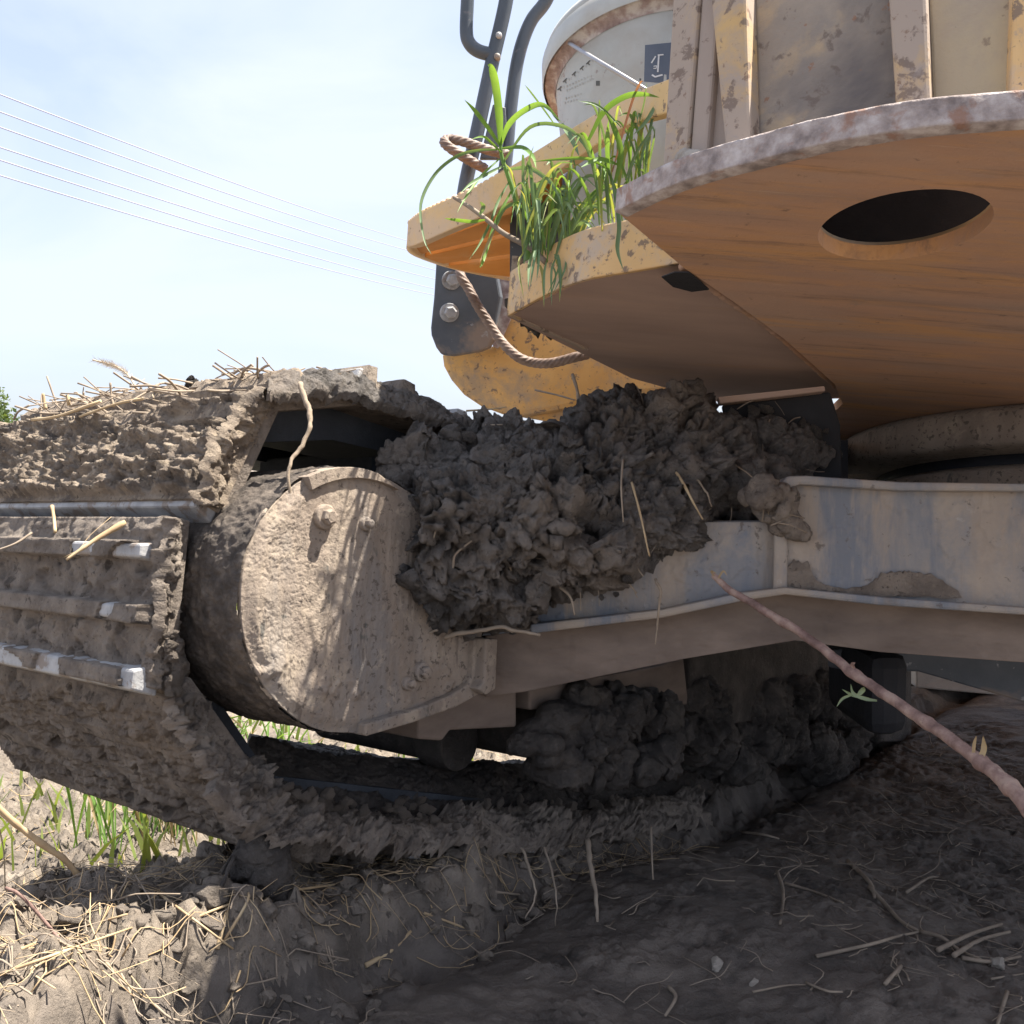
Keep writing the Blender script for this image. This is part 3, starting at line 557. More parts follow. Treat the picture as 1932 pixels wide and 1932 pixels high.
# greenish plate and dark cylinder under the leg, deep in the shade
V, F = prism([P(1560,1225,1.9),P(1932,1220,1.9),P(2200,1240,1.9),P(2200,1410,1.9),P(1880,1312,1.9),P(1728,1268,1.9),P(1560,1262,1.9)], (.3,.12,0)); obj('belly_plate', V, F, M_bracket, EX, bevel=.005, fix=True)
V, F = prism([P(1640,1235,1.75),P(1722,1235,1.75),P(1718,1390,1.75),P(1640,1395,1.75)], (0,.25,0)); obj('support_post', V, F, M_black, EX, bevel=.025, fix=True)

# --- slewing ring between undercarriage and platform
def Pz(u, v, Y): return P(u, v, Y)
rc = Pz(2085, 800, 1.95); rr_ = np.linalg.norm((Pz(1600, 800, 1.95)-rc))
rc = rc-N*aln(rc)[2]
def turn(prof, name, m, s=0):
    th = np.linspace(0, 2*math.pi, 160, endpoint=False); e1 = unit(np.array((1,0,0))-N*N[0]); e2 = np.cross(N, e1); V = []
    for r, z in prof:
        V.append(rc+N*z+r*(np.cos(th)[:,None]*e1+np.sin(th)[:,None]*e2))
    V = np.concatenate(V); V += (.004*fbm(V, 12, 4, s))[:,None]*unit((-.4,-1,0)); n = len(prof); k = np.arange(160); F = []
    for i in range(n-1): F.append(np.stack((i*160+k, i*160+(k+1) % 160, (i+1)*160+(k+1) % 160, (i+1)*160+k), 1))
    return obj(name, V, np.concatenate(F), m, EX, smooth=True, fix=True)
turn([(rr_*.8, .384), (rr_*.97, .384), (rr_, .37), (rr_*1.0, .325), (rr_*.97, .318), (rr_*.7, .318)], 'slewing_ring', M_cover, 2)
turn([(rr_*.6, .32), (rr_*.83, .318), (rr_*.83, .29), (rr_*.6, .28)], 'ring_seal', M_black, 2)
turn([(rr_*.5, .303), (rr_*.84, .30), (rr_*.92, .285), (rr_*.95, .1), (rr_*.7, .0)], 'ring_base', M_cover, 6)

# --- platform: main bottom plate with its oval hole, left deck plate, ribs and panels
H0 = .385
arc = [(1165,400),(1253,358),(1330,331),(1414,309),(1552,274),(1734,243),(1932,227),(2250,205)]
main_px = arc+[(1590,762),(1575,725),(1480,640),(1388,572),(1290,505)]
hole_px = [(1709+166*math.cos(t)-9*math.sin(t), 424-26*math.cos(t)-62*math.sin(t)) for t in np.linspace(0, 2*math.pi, 48, endpoint=False)]
def plate_with_hole(outer, inner, thick):
    bm = bmesh.new(); ed = []
    for lp in (outer, inner):
        vs = [bm.verts.new(p) for p in lp]; ed += [bm.edges.new((vs[i], vs[(i+1) % len(vs)])) for i in range(len(vs))]
    r = bmesh.ops.triangle_fill(bm, edges=ed, use_beauty=True, use_dissolve=False)
    fs = [x for x in r['geom'] if isinstance(x, bmesh.types.BMFace)]
    e = bmesh.ops.extrude_face_region(bm, geom=fs)
    for x in e['geom']:
        if isinstance(x, bmesh.types.BMVert): x.co += Vector(N*thick)
    bmesh.ops.recalc_face_normals(bm, faces=bm.faces); me = bpy.data.meshes.new('t'); bm.to_mesh(me); bm.free()
    V = np.array([v.co[:] for v in me.vertices]); F = [tuple(p.vertices) for p in me.polygons]; return V, F
arcd = smooth_path([PN(u, v, H0) for u, v in arc], 8)
def PXY(x, y, n): z = (n-x*N[0]-y*N[1])/N[2]; return EYE+np.array((x, y, z))
outer = list(arcd)+[PXY(1.6, 1.1, H0), PXY(2.6, 1.6, H0), PXY(2.4, 3.75, H0), PXY(.75, 3.75, H0)]+[PN(u, v, H0) for u, v in main_px[len(arc):]]
V, F = plate_with_hole(outer, [PN(u, v, H0) for u, v in hole_px], .016); obj('platform_plate', V, F, M_under, EX)
# thick flaking edge of the plate, a strip standing just proud of it
TH = .022; off = np.array((-.002, -.003, 0)); n_ = len(arcd); K_ = 12; V = []
tanv = np.gradient(arcd, axis=0); nrm = np.cross(tanv, N); nrm /= np.linalg.norm(nrm, axis=1)[:,None]; nrm = np.where((nrm.dot((0,-1,0)) > 0)[:,None], nrm, -nrm)
rows = [arcd-nrm*.012+N*-.0015]+[arcd+nrm*.003+N*(TH*k) for k in np.linspace(-.04, 1, K_)]+[arcd-nrm*.03+N*TH]
# refine along the arc
fine = []
for r_ in rows:
    s_ = np.linspace(0, 1, len(r_)); f_ = np.linspace(0, 1, 400); fine.append(np.stack([np.interp(f_, s_, r_[:,k]) for k in range(3)], 1))
V = np.concatenate(fine); V = V+(.0016*fbm(V, 60, 4, 3)+.0012*fbm(V, 22, 3, 5))[:,None]*unit((-.3,-1,0))
obj('plate_edge', V, grid_faces(len(rows), 400), M_edge, EX, smooth=True)
# wall of the oval hole and the dark bay above it
hp = [PN(u, v, H0+.0161) for u, v in hole_px]; hp2 = [p+N*.02 for p in hp]; n_ = len(hp)
obj('hole_collar', hp+hp2, [(i, (i+1) % n_, (i+1) % n_+n_, i+n_) for i in range(n_)], M_pale, EX, smooth=True)
def box_n(px, n0, n1, name, m, bevel=0):
    V, F = prism([PN(u, v, n0) for u, v in px], N*(n1-n0)); return obj(name, V, F, m, EX, bevel=bevel, fix=True)
deck_px = [(956,598),(1099,530),(1278,498),(1400,470),(1700,600),(1730,750),(1600,752),(1350,758),(1190,714)]
deck = box_n(deck_px, H0+.0185, H0+.03, 'deck_plate', M_under2, .002)
# skirt along the deck's front edge
sk = [PN(u, v, H0+.015) for u, v in ((956,597),(1030,556),(1099,529),(1180,514),(1278,497),(1310,490))]; skd = smooth_path(sk, 6); up = N*.064
inn = skd+unit((.25,.97,0))*.012; n_ = len(skd); V = list(skd)+list(skd+up)+list(inn)+list(inn+up); F = []
for k in range(n_-1): F += [(k, k+1, n_+k+1, n_+k), (2*n_+k, 3*n_+k, 3*n_+k+1, 2*n_+k+1), (n_+k, n_+k+1, 3*n_+k+1, 3*n_+k), (k, 2*n_+k, 2*n_+k+1, k+1)]
F += [(0, n_, 3*n_, 2*n_), (n_-1, 3*n_-1, 4*n_-1, 2*n_-1)]
obj('deck_skirt', V, F, M_skirt, EX, bevel=.002, fix=True)
# left wall of the tray behind the skirt and its floor of dirt
pL0, pL1 = PN(957,596,H0+.015), PN(1100,660,H0+.015)
V, F = prism([pL0+N*.0, pL0+N*.085, pL1+N*.085, pL1], unit((1,.3,0))*.008); obj('tray_wall', V, F, M_rib, EX, fix=True)
V, F = prism([P(1360,764,1.61),P(1566,738,1.585),P(1585,800,1.585),P(1590,910,1.585),P(1400,910,1.61),P(1375,830,1.61)], (.03,.1,-.02)); obj('hanger_shade', V, F, M_black, EX, bevel=.004, fix=True)  # black box painting the dark depth below the lip
V, F = prism([P(1354,749,1.57),P(1556,728,1.53),P(1558,738,1.535),P(1358,762,1.575)], (.004,.03,-.002)); obj('hanger_lip', V, F, M_under2, EX, bevel=.002, fix=True)
V, F = prism([P(962,372,1.62),P(1075,325,1.6),P(1075,520,1.6),P(962,540,1.62)], (.02,.02,0)); obj('tray_back', V, F, M_bracket, EX, fix=True)  # dark plate closing the tray, its inside shade put into the colour
V, F = prism([PN(u, v, H0-.0004) for u, v in ((1248,521),(1272,512),(1300,512),(1322,530),(1338,545),(1305,549),(1270,540))], N*-.0012); obj('hole_shade_patch', V, F, M_black, deck, fix=True)  # thin black patch painting the darkness of an opening
sm_ = smooth_path([PN(u, v, H0+.012) for u, v in ((1286,502),(1340,541),(1388,575),(1440,610),(1482,643),(1576,727))], 30); V, F = tube(sm_, .005*(1+.5*fbm(sm_, 120, 2, 3)), 8); obj('weld_bead', V, F, M_under, EX, smooth=True)
# ribs and recessed panels standing on the plate
def rib(bot, top, dep, name, m, setback=.01, bevel=.003):
    """bot, top: (u_left, v, u_right, v) pixels of the front face; its foot sits on the plate"""
    b0 = PN(bot[0], bot[1], H0+TH); b1 = PN(bot[2], bot[3], H0+TH); back = unit(np.cross(b1-b0, N)); back = back if back[1] > 0 else -back
    def lift(u, v, p):                         # the sight line met with the upright plane of the face
        d = ray(u, v); nn = back; return EYE+d*((p-EYE).dot(nn)/d.dot(nn))
    t0, t1 = lift(top[0], top[1], b0), lift(top[2], top[3], b1)
    pol = [p+back*setback for p in (b0, b1, t1, t0)]
    V, F = prism(pol, back*dep); return obj(name, V, F, m, EX, bevel=bevel, fix=True)
rib((1238,330,1282,316), (1262,-60,1313,-60), .02, 'rib', M_rib, .008)
rib((1364,290,1412,280), (1330,-60,1402,-60), .06, 'rib', M_rib, .006)
rib((1690,222,1757,212), (1672,-60,1745,-60), .035, 'rib', M_rib, .004)
rib((1908,189,2000,184), (1916,-60,2010,-60), .035, 'rib', M_skirt, .004)
rib((1280,316,1366,290), (1308,-60,1334,-60), .03, 'panel', M_brownpanel, .02)
rib((1284,314,1316,304), (1312,-60,1346,-60), .05, 'panel', M_brownpanel, .012)
rib((1410,281,1692,222), (1400,-60,1676,-60), .03, 'panel', M_panel, .026)
rib((1756,212,1912,189), (1744,-60,1918,-60), .03, 'panel', M_pale, .022)
rib((1995,188,2330,175), (2000,-60,2400,-60), .03, 'panel', M_pale, .024)
# body behind the ribs
e0, e1 = PN(1258,330,H0+.03), PN(2300,185,H0+.03); bk = unit(np.cross(e1-e0, N)); bk = bk if bk[1] > 0 else -bk
al = unit(e1-e0)
for nm, pol, vec in (('body_shell', [e0+bk*.09, e1+bk*.09, e1+bk*.098, e0+bk*.098], N*.5), ('body_shell', [e0+bk*.098, e0+bk*.106+al*.008, e0+bk*.95+al*.3, e0+bk*.94+al*.29], N*.5), ('body_top', [e0+bk*.09+N*.5, e1+bk*.09+N*.5, e1+bk*1.5+N*.5, e0+bk*.95+al*.3+N*.5], N*.01), ('shade_wall', [e0+bk*.30, e1+bk*.30, e1+bk*.31, e0+bk*.31+al*.1], N*.49)):
    V, F = prism(pol, vec); obj(nm, V, F, M_black if nm != 'body_shell' else M_panel, EX, fix=True)  # black inside walls paint the dark seen through the oval hole

# --- yellow step with its nose, dust band and slats on the underside
HS = None
step_low = [(1262,212),(1180,238),(1100,290),(1040,330),(965,378),(900,412),(830,442),(785,462),(766,466)]
ys = np.interp([p[0] for p in step_low], [760,965,1100,1262], [1.62,1.48,1.33,1.16])
low = smooth_path([P(u, v, y) for (u, v), y in zip(step_low, ys)], 6)
hi_px = [(1262,148),(1180,182),(1100,228),(1040,266),(965,312),(900,350),(830,382),(790,402),(769,418)]
hi = smooth_path([P(u, v, y) for (u, v), y in zip(hi_px, ys)], 6)
thk = np.array((.012, .012, 0)); n_ = len(low); V = list(low)+list(hi)+list(low+thk)+list(hi+thk); F = []
for k in range(n_-1): F += [(k, k+1, n_+k+1, n_+k), (2*n_+k, 3*n_+k, 3*n_+k+1, 2*n_+k+1), (n_+k, n_+k+1, 3*n_+k+1, 3*n_+k), (k, 2*n_+k, 2*n_+k+1, k+1)]
F += [(0, n_, 3*n_, 2*n_), (n_-1, 3*n_-1, 4*n_-1, 2*n_-1)]
step = obj('step', V, F, M_band, EX, bevel=.002, fix=True)
# rounded nose running back from the band's left end along the far edge
nose_px = [(767,463),(767,468),(773,476),(790,485),(830,499),(880,512),(960,528)]; ny = [1.62,1.64,1.68,1.76,1.84,1.90,1.95]
nl = smooth_path([P(u, v+2, y) for (u, v), y in zip(nose_px, ny)], 6); hh = np.linspace(.042, .03, len(nl))[:,None]*N; th_ = np.array((.01,-.004,0)); n_ = len(nl)
V = list(nl)+list(nl+hh)+list(nl+th_)+list(nl+th_+hh); F = []
for k in range(n_-1): F += [(k, k+1, n_+k+1, n_+k), (2*n_+k, 3*n_+k, 3*n_+k+1, 2*n_+k+1), (n_+k, n_+k+1, 3*n_+k+1, 3*n_+k), (k, 2*n_+k, 2*n_+k+1, k+1)]
obj('step_nose', V, F, M_band, step, smooth=True, fix=True)
# toothed anti-slip edge
top_pts = hi[int(len(hi)*.55):]
for k in range(26):
    q = top_pts[int(k*(len(top_pts)-1)/25)]+np.array((.006,.006,-.002))
    V, F = tube(np.array([q, q+N*.004, q+N*.007]), [.007,.0065,.003], 8); obj('step_tooth', V, F, M_band, step, smooth=True)
def und_shift(p, c, k=.06): return p+(c-p)*k
def und(u0, v0, y0, u1, v1, y1, u2, v2, y2, u3, v3, y3, name='step_slat'):
    q = [P(u0,v0,y0), P(u1,v1,y1), P(u2,v2,y2), P(u3,v3,y3)]; q = [q[0]+(q[3]-q[0])*.07, q[1]+(q[2]-q[1])*.07, q[2]-(q[2]-q[1])*.07, q[3]-(q[3]-q[0])*.07]
    V, F = prism(q, N*.012); obj(name, V, F, M_orange, step, bevel=.0015, fix=True)
und(778,462,1.64, 905,408,1.53, 966,374,1.50, 966,396,1.56)
und(770,470,1.68, 966,400,1.565, 966,440,1.68, 790,482,1.75)
und(792,485,1.755, 966,443,1.685, 966,482,1.80, 832,500,1.84)
und(834,502,1.845, 966,485,1.805, 966,526,1.93, 880,513,1.89)
und(964,378,1.56, 1060,330,1.48, 1060,372,1.60, 964,420,1.7, 'step_back')

# --- black bracket plate with two bolts, and the rounded yellow tank below
YB = 2.0
br = [(822,495),(935,505),(945,560),(930,640),(922,655),(906,662),(852,671),(832,669),(822,655),(813,632),(812,618),(818,560)]
V, F = prism([P(u, v, YB) for u, v in br], (.005,.02,0)); bra = obj('bracket', V, F, M_bracket, EX, bevel=.004, fix=True)
for u, v in ((852,529),(848,590)):
    c = P(u, v, YB-.001); d = unit((.25,-1,-.1))
    V, F = tube(np.array([c-d*.004, c+d*.005]), [.019,.018], 24); bb = obj('washer', V, F, M_steel, bra, bevel=.001)
    V, F = tube(np.array([c+d*.005, c+d*.016, c+d*.018]), [.0125,.0125,.009], 6); obj('bolt_head', V, F, M_steel, bra, bevel=.001)
YT = 2.05
tk = [(946,520),(966,520),(1300,600),(1300,735),(1160,752),(1040,778),(985,786),(945,781),(905,766),(872,744),(848,716),(834,690),(830,660),(930,655)]
tks = [P(u, v, YT) for u, v in tk]; V, F = prism(tks, (.12,.4,0)); obj('tank', V, F, M_yellow, EX, bevel=.012, fix=True)
V, F = prism([P(u, v, YT+.015) for u, v in ((930,655),(938,520),(947,518),(962,520),(966,600),(940,660))], (.0,-.03,0)); obj('tank_flange', V, F, M_rustring, EX, bevel=.002, fix=True)
V, F = prism([P(u, v, YT+.02) for u, v in ((990,784),(1165,748),(1300,730),(1300,800),(1180,815),(1060,806),(1010,790))], (.1,.3,0)); obj('tank_foot', V, F, M_yellow, EX, bevel=.006, fix=True)

# --- black handrails
rail = thing  # placeholder name kept local
def rail_part(px, y, r, name='handrail', parent=EX, k=8):
    yy = np.broadcast_to(y, (len(px),)); V, F = tube(smooth_path([P(u, v, q) for (u, v), q in zip(px, yy)], k), r, 20)
    return obj(name, V, F, M_tube, parent, smooth=True)
h1 = rail_part([(962,-80),(955,0),(928,120),(900,250),(878,350),(868,430)], 1.95, .0135)
h2 = rail_part([(1060,-70),(1031,0),(1003,38),(984,85),(972,140),(962,220),(956,290),(945,380)], 1.98, .0125)
rail_part([(886,-80),(882,0),(880,60),(886,82),(902,96),(930,104)], 1.95, .0125, 'rail_loop', h1, 6)
V, F = prism([P(930,196,1.95),P(954,202,1.96),P(956,236,1.96),P(944,300,1.96),P(905,300,1.95)], (0,.01,0)); obj('rail_gusset', V, F, M_bracket, h1, bevel=.002, fix=True)
for u, v in ((941,66),(938,106)):
    c = P(u, v, 1.934); V, F = tube(np.array([c+np.array((0,.01,0)), c, c-np.array((0,.003,0))]), [.0065,.006,.004], 12); obj('rivet', V, F, M_steel, h1, smooth=True)

# ---------------------------------------------------------------- mud heaped and hanging on the machine
def in_poly(u, v, poly):
    c = False; j = len(poly)-1
    for i in range(len(poly)):
        if (poly[i][1] > v) != (poly[j][1] > v) and u < (poly[j][0]-poly[i][0])*(v-poly[i][1])/(poly[j][1]-poly[i][1])+poly[i][0]: c = not c
        j = i
    return c
heap_px = [(700,880),(750,840),(850,812),(895,790),(965,775),(1000,806),(1042,826),(1090,778),(1150,738),(1240,734),(1330,738),(1400,752),(1480,772),(1590,820),(1605,905),(1490,915),(1450,985),(1340,985),(1240,1005),(1228,1095),(1190,1140),(1060,1135),(1010,1150),(985,1195),(930,1200),(905,1180),(850,1172),(790,1130),(765,1060),(750,985),(725,925)]
def heap_y(u, v):
    return 1.415+max(0, 1020-v)/1932*1.05+.05*max(0, (u-1250)/300)-.06*math.exp(-((u-900)/170)**2-((v-960)/120)**2)
heap = thing('mud_heap', P(1100, 1150, 1.5), 'heap of dark grey clay clods piled on the undercarriage leg beside the round cover', 'mud')
bl = []; cand = []
while len(bl) < 420:
    u, v = random.uniform(705, 1605), random.uniform(735, 1205)
    if not in_poly(u, v, heap_px): continue
    r = random.uniform(.03, .055); rp_x = r/1.45*1932+16
    if not all(in_poly(u+dx*rp_x, v+dy*rp_x, heap_px) for dx, dy in ((1,0),(-1,0),(0,1),(0,-1))):
        r *= .55; rp_x *= .55
        if not all(in_poly(u+dx*rp_x, v+dy*rp_x, heap_px) for dx, dy in ((1,0),(-1,0),(0,1),(0,-1))): continue
    y = heap_y(u, v)+r*.75+random.uniform(-.012, .02)
    bl.append((P(u, v, y), (r*random.uniform(.8,1.25), r, r*random.uniform(.75,1.1)))); cand.append((u, v))
    bl.append((P(u, v, y+.06), (r*1.2, r*1.3, r)))
V, nn, F = blobs_mesh(bl, .0023, 12); V = lumpy(V, nn, .020, 3)
o = obj('clay_mass', V, F, M_clay, heap, smooth=True); tag(o, kind='stuff')
clodmesh = []
V0, F0 = ico(5)
for k in range(9):
    s_ = np.array((random.uniform(.75,1.35), random.uniform(.7,1.2), random.uniform(.55,.95))); q = V0*1.25
    for _ in range(14):
        d = unit([random.gauss(0,1) for _ in range(3)]); lim = random.uniform(.55, .95); ex = np.maximum(0, q.dot(d)-lim); q = q-ex[:,None]*.9*d
    q = q*s_; q = q+.25*np.stack([fbm(q+k*3, 1.3, 4, k+c_, .6) for c_ in (1,2,3)], 1)
    q = q*(1+.12*fbm(q+k*3, 3.5, 4, k, .65, True)+.16*fbm(q+.1*fbm(q, 3, 2, 9)[:,None], 5, 5, k+5, .68, True)+.07*fbm(q, 16, 4, k+6, .68)-.12*sstep(fbm(q, 3.2, 3, k+8), .12, .3))[:,None]
    clodmesh.append(mk('clod', q, F0))
def clod(parent, p, r, m, name='clod', rot=None):
    k = random.randrange(len(clodmesh)); key = (k, m.name)
    me = clod.cache.get(key)
    if me is None:
        me = clodmesh[k].copy(); me.materials.append(m); clod.cache[key] = me
    c = bpy.data.objects.new(name, me); COL.objects.link(c); c.parent = parent; c.location = np.asarray(p)-origin(parent); c.scale = (r,)*3
    c.rotation_euler = [random.uniform(0, 6.28) for _ in range(3)]; return c
clod.cache = {}
n = 0
while n < 90:
    u, v = random.uniform(715, 1560), random.uniform(745, 1195)
    if not in_poly(u, v, heap_px): continue
    r = random.choice((.004, .005, .006, .008, .010, .012)); clod(heap, P(u, v, heap_y(u, v)-.004+random.uniform(-.012, .008)), r, M_clay); n += 1

b = Bag(); r = random.Random(55)
for k in range(150):
    u, v = r.uniform(720, 1560), r.uniform(750, 1190)
    if not in_poly(u, v, heap_px): continue
    q = P(u, v, heap_y(u, v)-.008); d = unit([r.gauss(0,1), r.gauss(0,.5), r.gauss(0,1)]); l_ = r.uniform(.008, .04); c_ = unit([r.gauss(0,1) for _ in range(3)])*l_*.12
    V, F = tube(smooth_path([q-d*l_/2, q+c_, q+d*l_/2], 3), r.uniform(.0004,.0013), 5); b.add(V, F)
tag(b.obj('straw_bits', M_strawmud), 'short bits of straw sticking out of the clay heap', 'straw bits', kind='stuff')
# mud hanging along the lower run's inner edge
def mass(name, line, r0, r1, m, label, vox=.0045, big=.02, s=0, dens=60, spread=.02, nclods=0):
    pts = smooth_path(line, 10); t = thing(name, pts[len(pts)//2], label, 'mud'); bb = []
    for k in range(dens):
        q = pts[random.randrange(len(pts))]+np.array([random.gauss(0, spread) for _ in range(3)]); r = random.uniform(r0, r1)
        bb.append((q, (r*random.uniform(.8,1.4), r*random.uniform(.8,1.2), r*random.uniform(.7,1.1))))
    V, nn, F = blobs_mesh(bb, vox); V = lumpy(V, nn, big, s); o_ = obj('mud_lump', V, F, m, t, smooth=True); tag(o_, kind='stuff')
    for k in range(nclods):
        q = pts[random.randrange(len(pts))]+np.array((random.gauss(0, spread), -random.uniform(.2, 1.2)*r1, random.gauss(0, spread))); clod(t, q, random.choice((.007,.01,.014,.02)), m)
    return t
def skin(name, label, *sheets, clods=(), m=None):
    t = thing(name, PA(*sheets[0][1][0], sheets[0][2]), label, 'mud')
    for nm, top, a0, bot, a1, m_, amp, sd_ in sheets: tag(sheet(nm, top, bot, a0, a1, m_, t, amp, sd_, .0028 if name == 'edge_mud' else .0034, flake=name == 'edge_mud'), kind='stuff')
    for (u0, v0, u1, v1, a, n, r0, r1) in clods:
        for _ in range(n):
            k = random.random(); clod(t, PA(u0+(u1-u0)*k+random.gauss(0,6), v0+(v1-v0)*k+random.gauss(0,7), a), random.uniform(r0, r1), sheets[0][5])
    return t
skin('hanging_mud', 'ragged brown mud hanging along the inner edge of the lower track run', ('mud_skin', [(400,1400),(440,1440),(500,1478),(560,1512),(700,1535),(900,1540),(1100,1532),(1320,1490)], 1.13, [(395,1490),(440,1545),(500,1580),(560,1600),(700,1602),(900,1604),(1100,1590),(1320,1555)], 1.06, M_front, .015, 5),
     clods=((560,1525,1250,1515,1.10,40,.004,.010),(450,1480,900,1560,1.065,24,.004,.009)))
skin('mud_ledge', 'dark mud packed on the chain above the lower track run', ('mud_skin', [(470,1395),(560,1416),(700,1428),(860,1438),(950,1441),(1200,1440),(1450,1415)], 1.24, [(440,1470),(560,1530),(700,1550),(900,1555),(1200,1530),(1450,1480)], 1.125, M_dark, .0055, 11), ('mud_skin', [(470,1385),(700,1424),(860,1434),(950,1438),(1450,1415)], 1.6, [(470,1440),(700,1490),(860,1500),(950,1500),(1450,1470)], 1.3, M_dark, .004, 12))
skin('mud_roll', 'crumbling roll of mud squeezed out behind the lowest front shoe', ('mud_skin', [(352,1325),(392,1375),(455,1425),(545,1490)], 1.16, [(400,1450),(450,1500),(510,1530),(560,1545)], 1.07, M_front, .009, 8))
skin('edge_mud', 'thick folded mud along the inner end of the sloping upper shoe', ('mud_skin', [(480,726),(436,800),(392,880),(368,950)], 1.075, [(524,738),(496,796),(448,876),(420,922),(424,972)], 1.12, M_crust, .010, 14))
skin('edge_mud', 'crumbly mud along the inner end of the upright front shoe', ('mud_skin', [(312,978),(305,1080),(296,1200),(282,1296)], 1.078, [(338,980),(332,1080),(326,1200),(348,1268),(322,1318)], 1.13, M_front, .008, 17), clods=((322,1190,325,1300,1.07,14,.004,.009),(322,1000,318,1190,1.078,8,.003,.006)))
skin('edge_mud', 'mud curling over the inner end of the lowest front shoe', ('mud_skin', [(315,1320),(345,1380),(400,1470),(470,1560)], 1.07, [(374,1318),(412,1392),(470,1478),(566,1580)], 1.14, M_front, .011, 19), clods=((345,1320,420,1420,1.07,9,.004,.008),))
skin('edge_mud', 'dark mud crumbling over the inner edge of the upper track run', ('mud_skin', [(505,722),(560,706),(640,708),(720,726),(800,758),(900,802),(1000,842)], 1.10, [(505,746),(560,742),(640,746),(720,766),(800,792),(900,830),(1000,868)], 1.06, M_clay, .008, 23))
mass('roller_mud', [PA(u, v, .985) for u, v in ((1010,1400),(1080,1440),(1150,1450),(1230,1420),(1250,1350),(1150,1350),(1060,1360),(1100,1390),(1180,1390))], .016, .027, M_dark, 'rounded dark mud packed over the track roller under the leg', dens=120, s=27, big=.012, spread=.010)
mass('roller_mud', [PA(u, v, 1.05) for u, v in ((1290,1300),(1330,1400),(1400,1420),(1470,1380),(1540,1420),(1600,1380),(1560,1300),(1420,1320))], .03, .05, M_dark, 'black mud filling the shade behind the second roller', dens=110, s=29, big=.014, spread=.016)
for pxy, r, lb in (((545,702), .030, 'upright mud clod standing on the crest of the upper track'), ((483,710+5), .009, 'tiny dark mud clod on the top shoe left of the crest')):
    pass
cl = thing('mud_clod', PA(556, 705, 1.12), 'brown mud clod rising highest on the crest of the track', 'mud clod')
clod(cl, PA(553, 704, 1.12), .009, M_crust, 'lump'); clod(cl, PA(534, 712, 1.12), .008, M_crust, 'lump'); clod(cl, PA(541, 706, 1.11), .006, M_crust, 'lump')
cl = thing('mud_clod', PA(363, 728, 1.33), 'small dark conical clod standing alone against the sky on the upper shoe', 'mud clod')
clod(cl, PA(363, 726, 1.33), .011, M_dark, 'lump'); clod(cl, PA(360, 715, 1.33), .007, M_dark, 'lump')
fp = thing('mud_flap', Pb(1470, 970, -.03), 'dry grey flap of mud and straw peeling off at the end of the leg', 'mud')
V, nn, F = blobs_mesh([(Pb(1425+75*k+random.gauss(0,8), 925+75*k+random.gauss(0,9), -.012+random.gauss(0,.006)), (.014, .010, .012)) for k in np.linspace(0, 1, 26)], .0024, 4)
obj('flap', lumpy(V, nn, .010, 44), F, M_front, fp, smooth=True)
for k in range(7):
    q = Pb(1440+60*random.random(), 930+70*random.random(), -.03); d = unit([random.gauss(0,1), -.3, random.gauss(0,1)])*.022
    V, F = tube(np.array([q-d, q+d*.2+np.array((0,0,.003)), q+d]), .0009, 5); obj('straw_bit', V, F, M_strawmud, fp, smooth=True)
cl = thing('mud_column', G(505, 1680), 'squat pillar of mud under the track touching the bank', 'mud')
V, nn, F = blobs_mesh([(PA(505+random.uniform(-12,12), v, 1.09), .024) for v in range(1590, 1690, 8)], .004); V = lumpy(V, nn, .01, 4); obj('lump', V, F, M_dark, cl, smooth=True)

# ---------------------------------------------------------------- white bucket on the deck
bu = thing('bucket', PN(1240, 500, H0+.03)+np.array((0,.16,0)), 'white plastic paint bucket with rust stained rim standing on the deck behind the grass', 'bucket')
bax = unit((-.02, .24, .97)); bc_top = P(1272, 152, 1.56); RB = 224/1932*1.56
e1 = unit(np.array((1,0,0))-bax*bax[0]); e2 = np.cross(bax, e1)
def lathe(prof, name, m, parent, n=72):
    th = np.linspace(0, 2*math.pi, n, endpoint=False); V = np.concatenate([bc_top+bax*z+r*(np.cos(th)[:,None]*e1+np.sin(th)[:,None]*e2) for r, z in prof]); k = np.arange(n); F = [np.stack((i*n+k, i*n+(k+1) % n, (i+1)*n+(k+1) % n, (i+1)*n+k), 1) for i in range(len(prof)-1)]
    return obj(name, V, np.concatenate(F), m, parent, smooth=True, fix=True)
lathe([(0,-.33),(RB*.86,-.33),(RB*.87,-.325),(RB*.985,.0)], 'bucket_body', M_white, bu)
lathe([(RB*.984,-.014),(RB*1.0,-.006),(RB*1.06,-.002),(RB*1.083,.001),(RB*1.0,.004)], 'rim', M_rustring, bu)
lathe([(RB*1.083,-.003),(RB*1.092,.002),(RB*1.092,.028),(RB*1.07,.032)], 'lid_skirt', M_white, bu)
lathe([(RB*1.06,.030),(RB*1.075,.036),(RB*1.06,.045),(RB*.9,.046),(0,.046)], 'lid', M_white, bu)
def on_bucket(u, v, lift=.0012):
    d = ray(u, v); o_ = EYE-bc_top; 
    for t in np.linspace(1.1, 1.7, 1200):
        p = EYE+d*t/d[1]; z = (p-bc_top).dot(bax); r = np.linalg.norm(p-bc_top-z*bax); R = RB*(.985+.4*z)
        if r < R+lift: return p
    return EYE+d*1.5
def decal(px, name, m, lift=.0012, n=6):
    (u0,v0),(u1,v1),(u2,v2),(u3,v3) = px; V = []
    for i in range(n+1):
        for j in range(n+1):
            a, b = i/n, j/n; u = (u0*(1-a)+u1*a)*(1-b)+(u3*(1-a)+u2*a)*b; v = (v0*(1-a)+v1*a)*(1-b)+(v3*(1-a)+v2*a)*b; V.append(on_bucket(u, v, lift))
    return obj(name, V, grid_faces(n+1, n+1), m, bu, smooth=True)
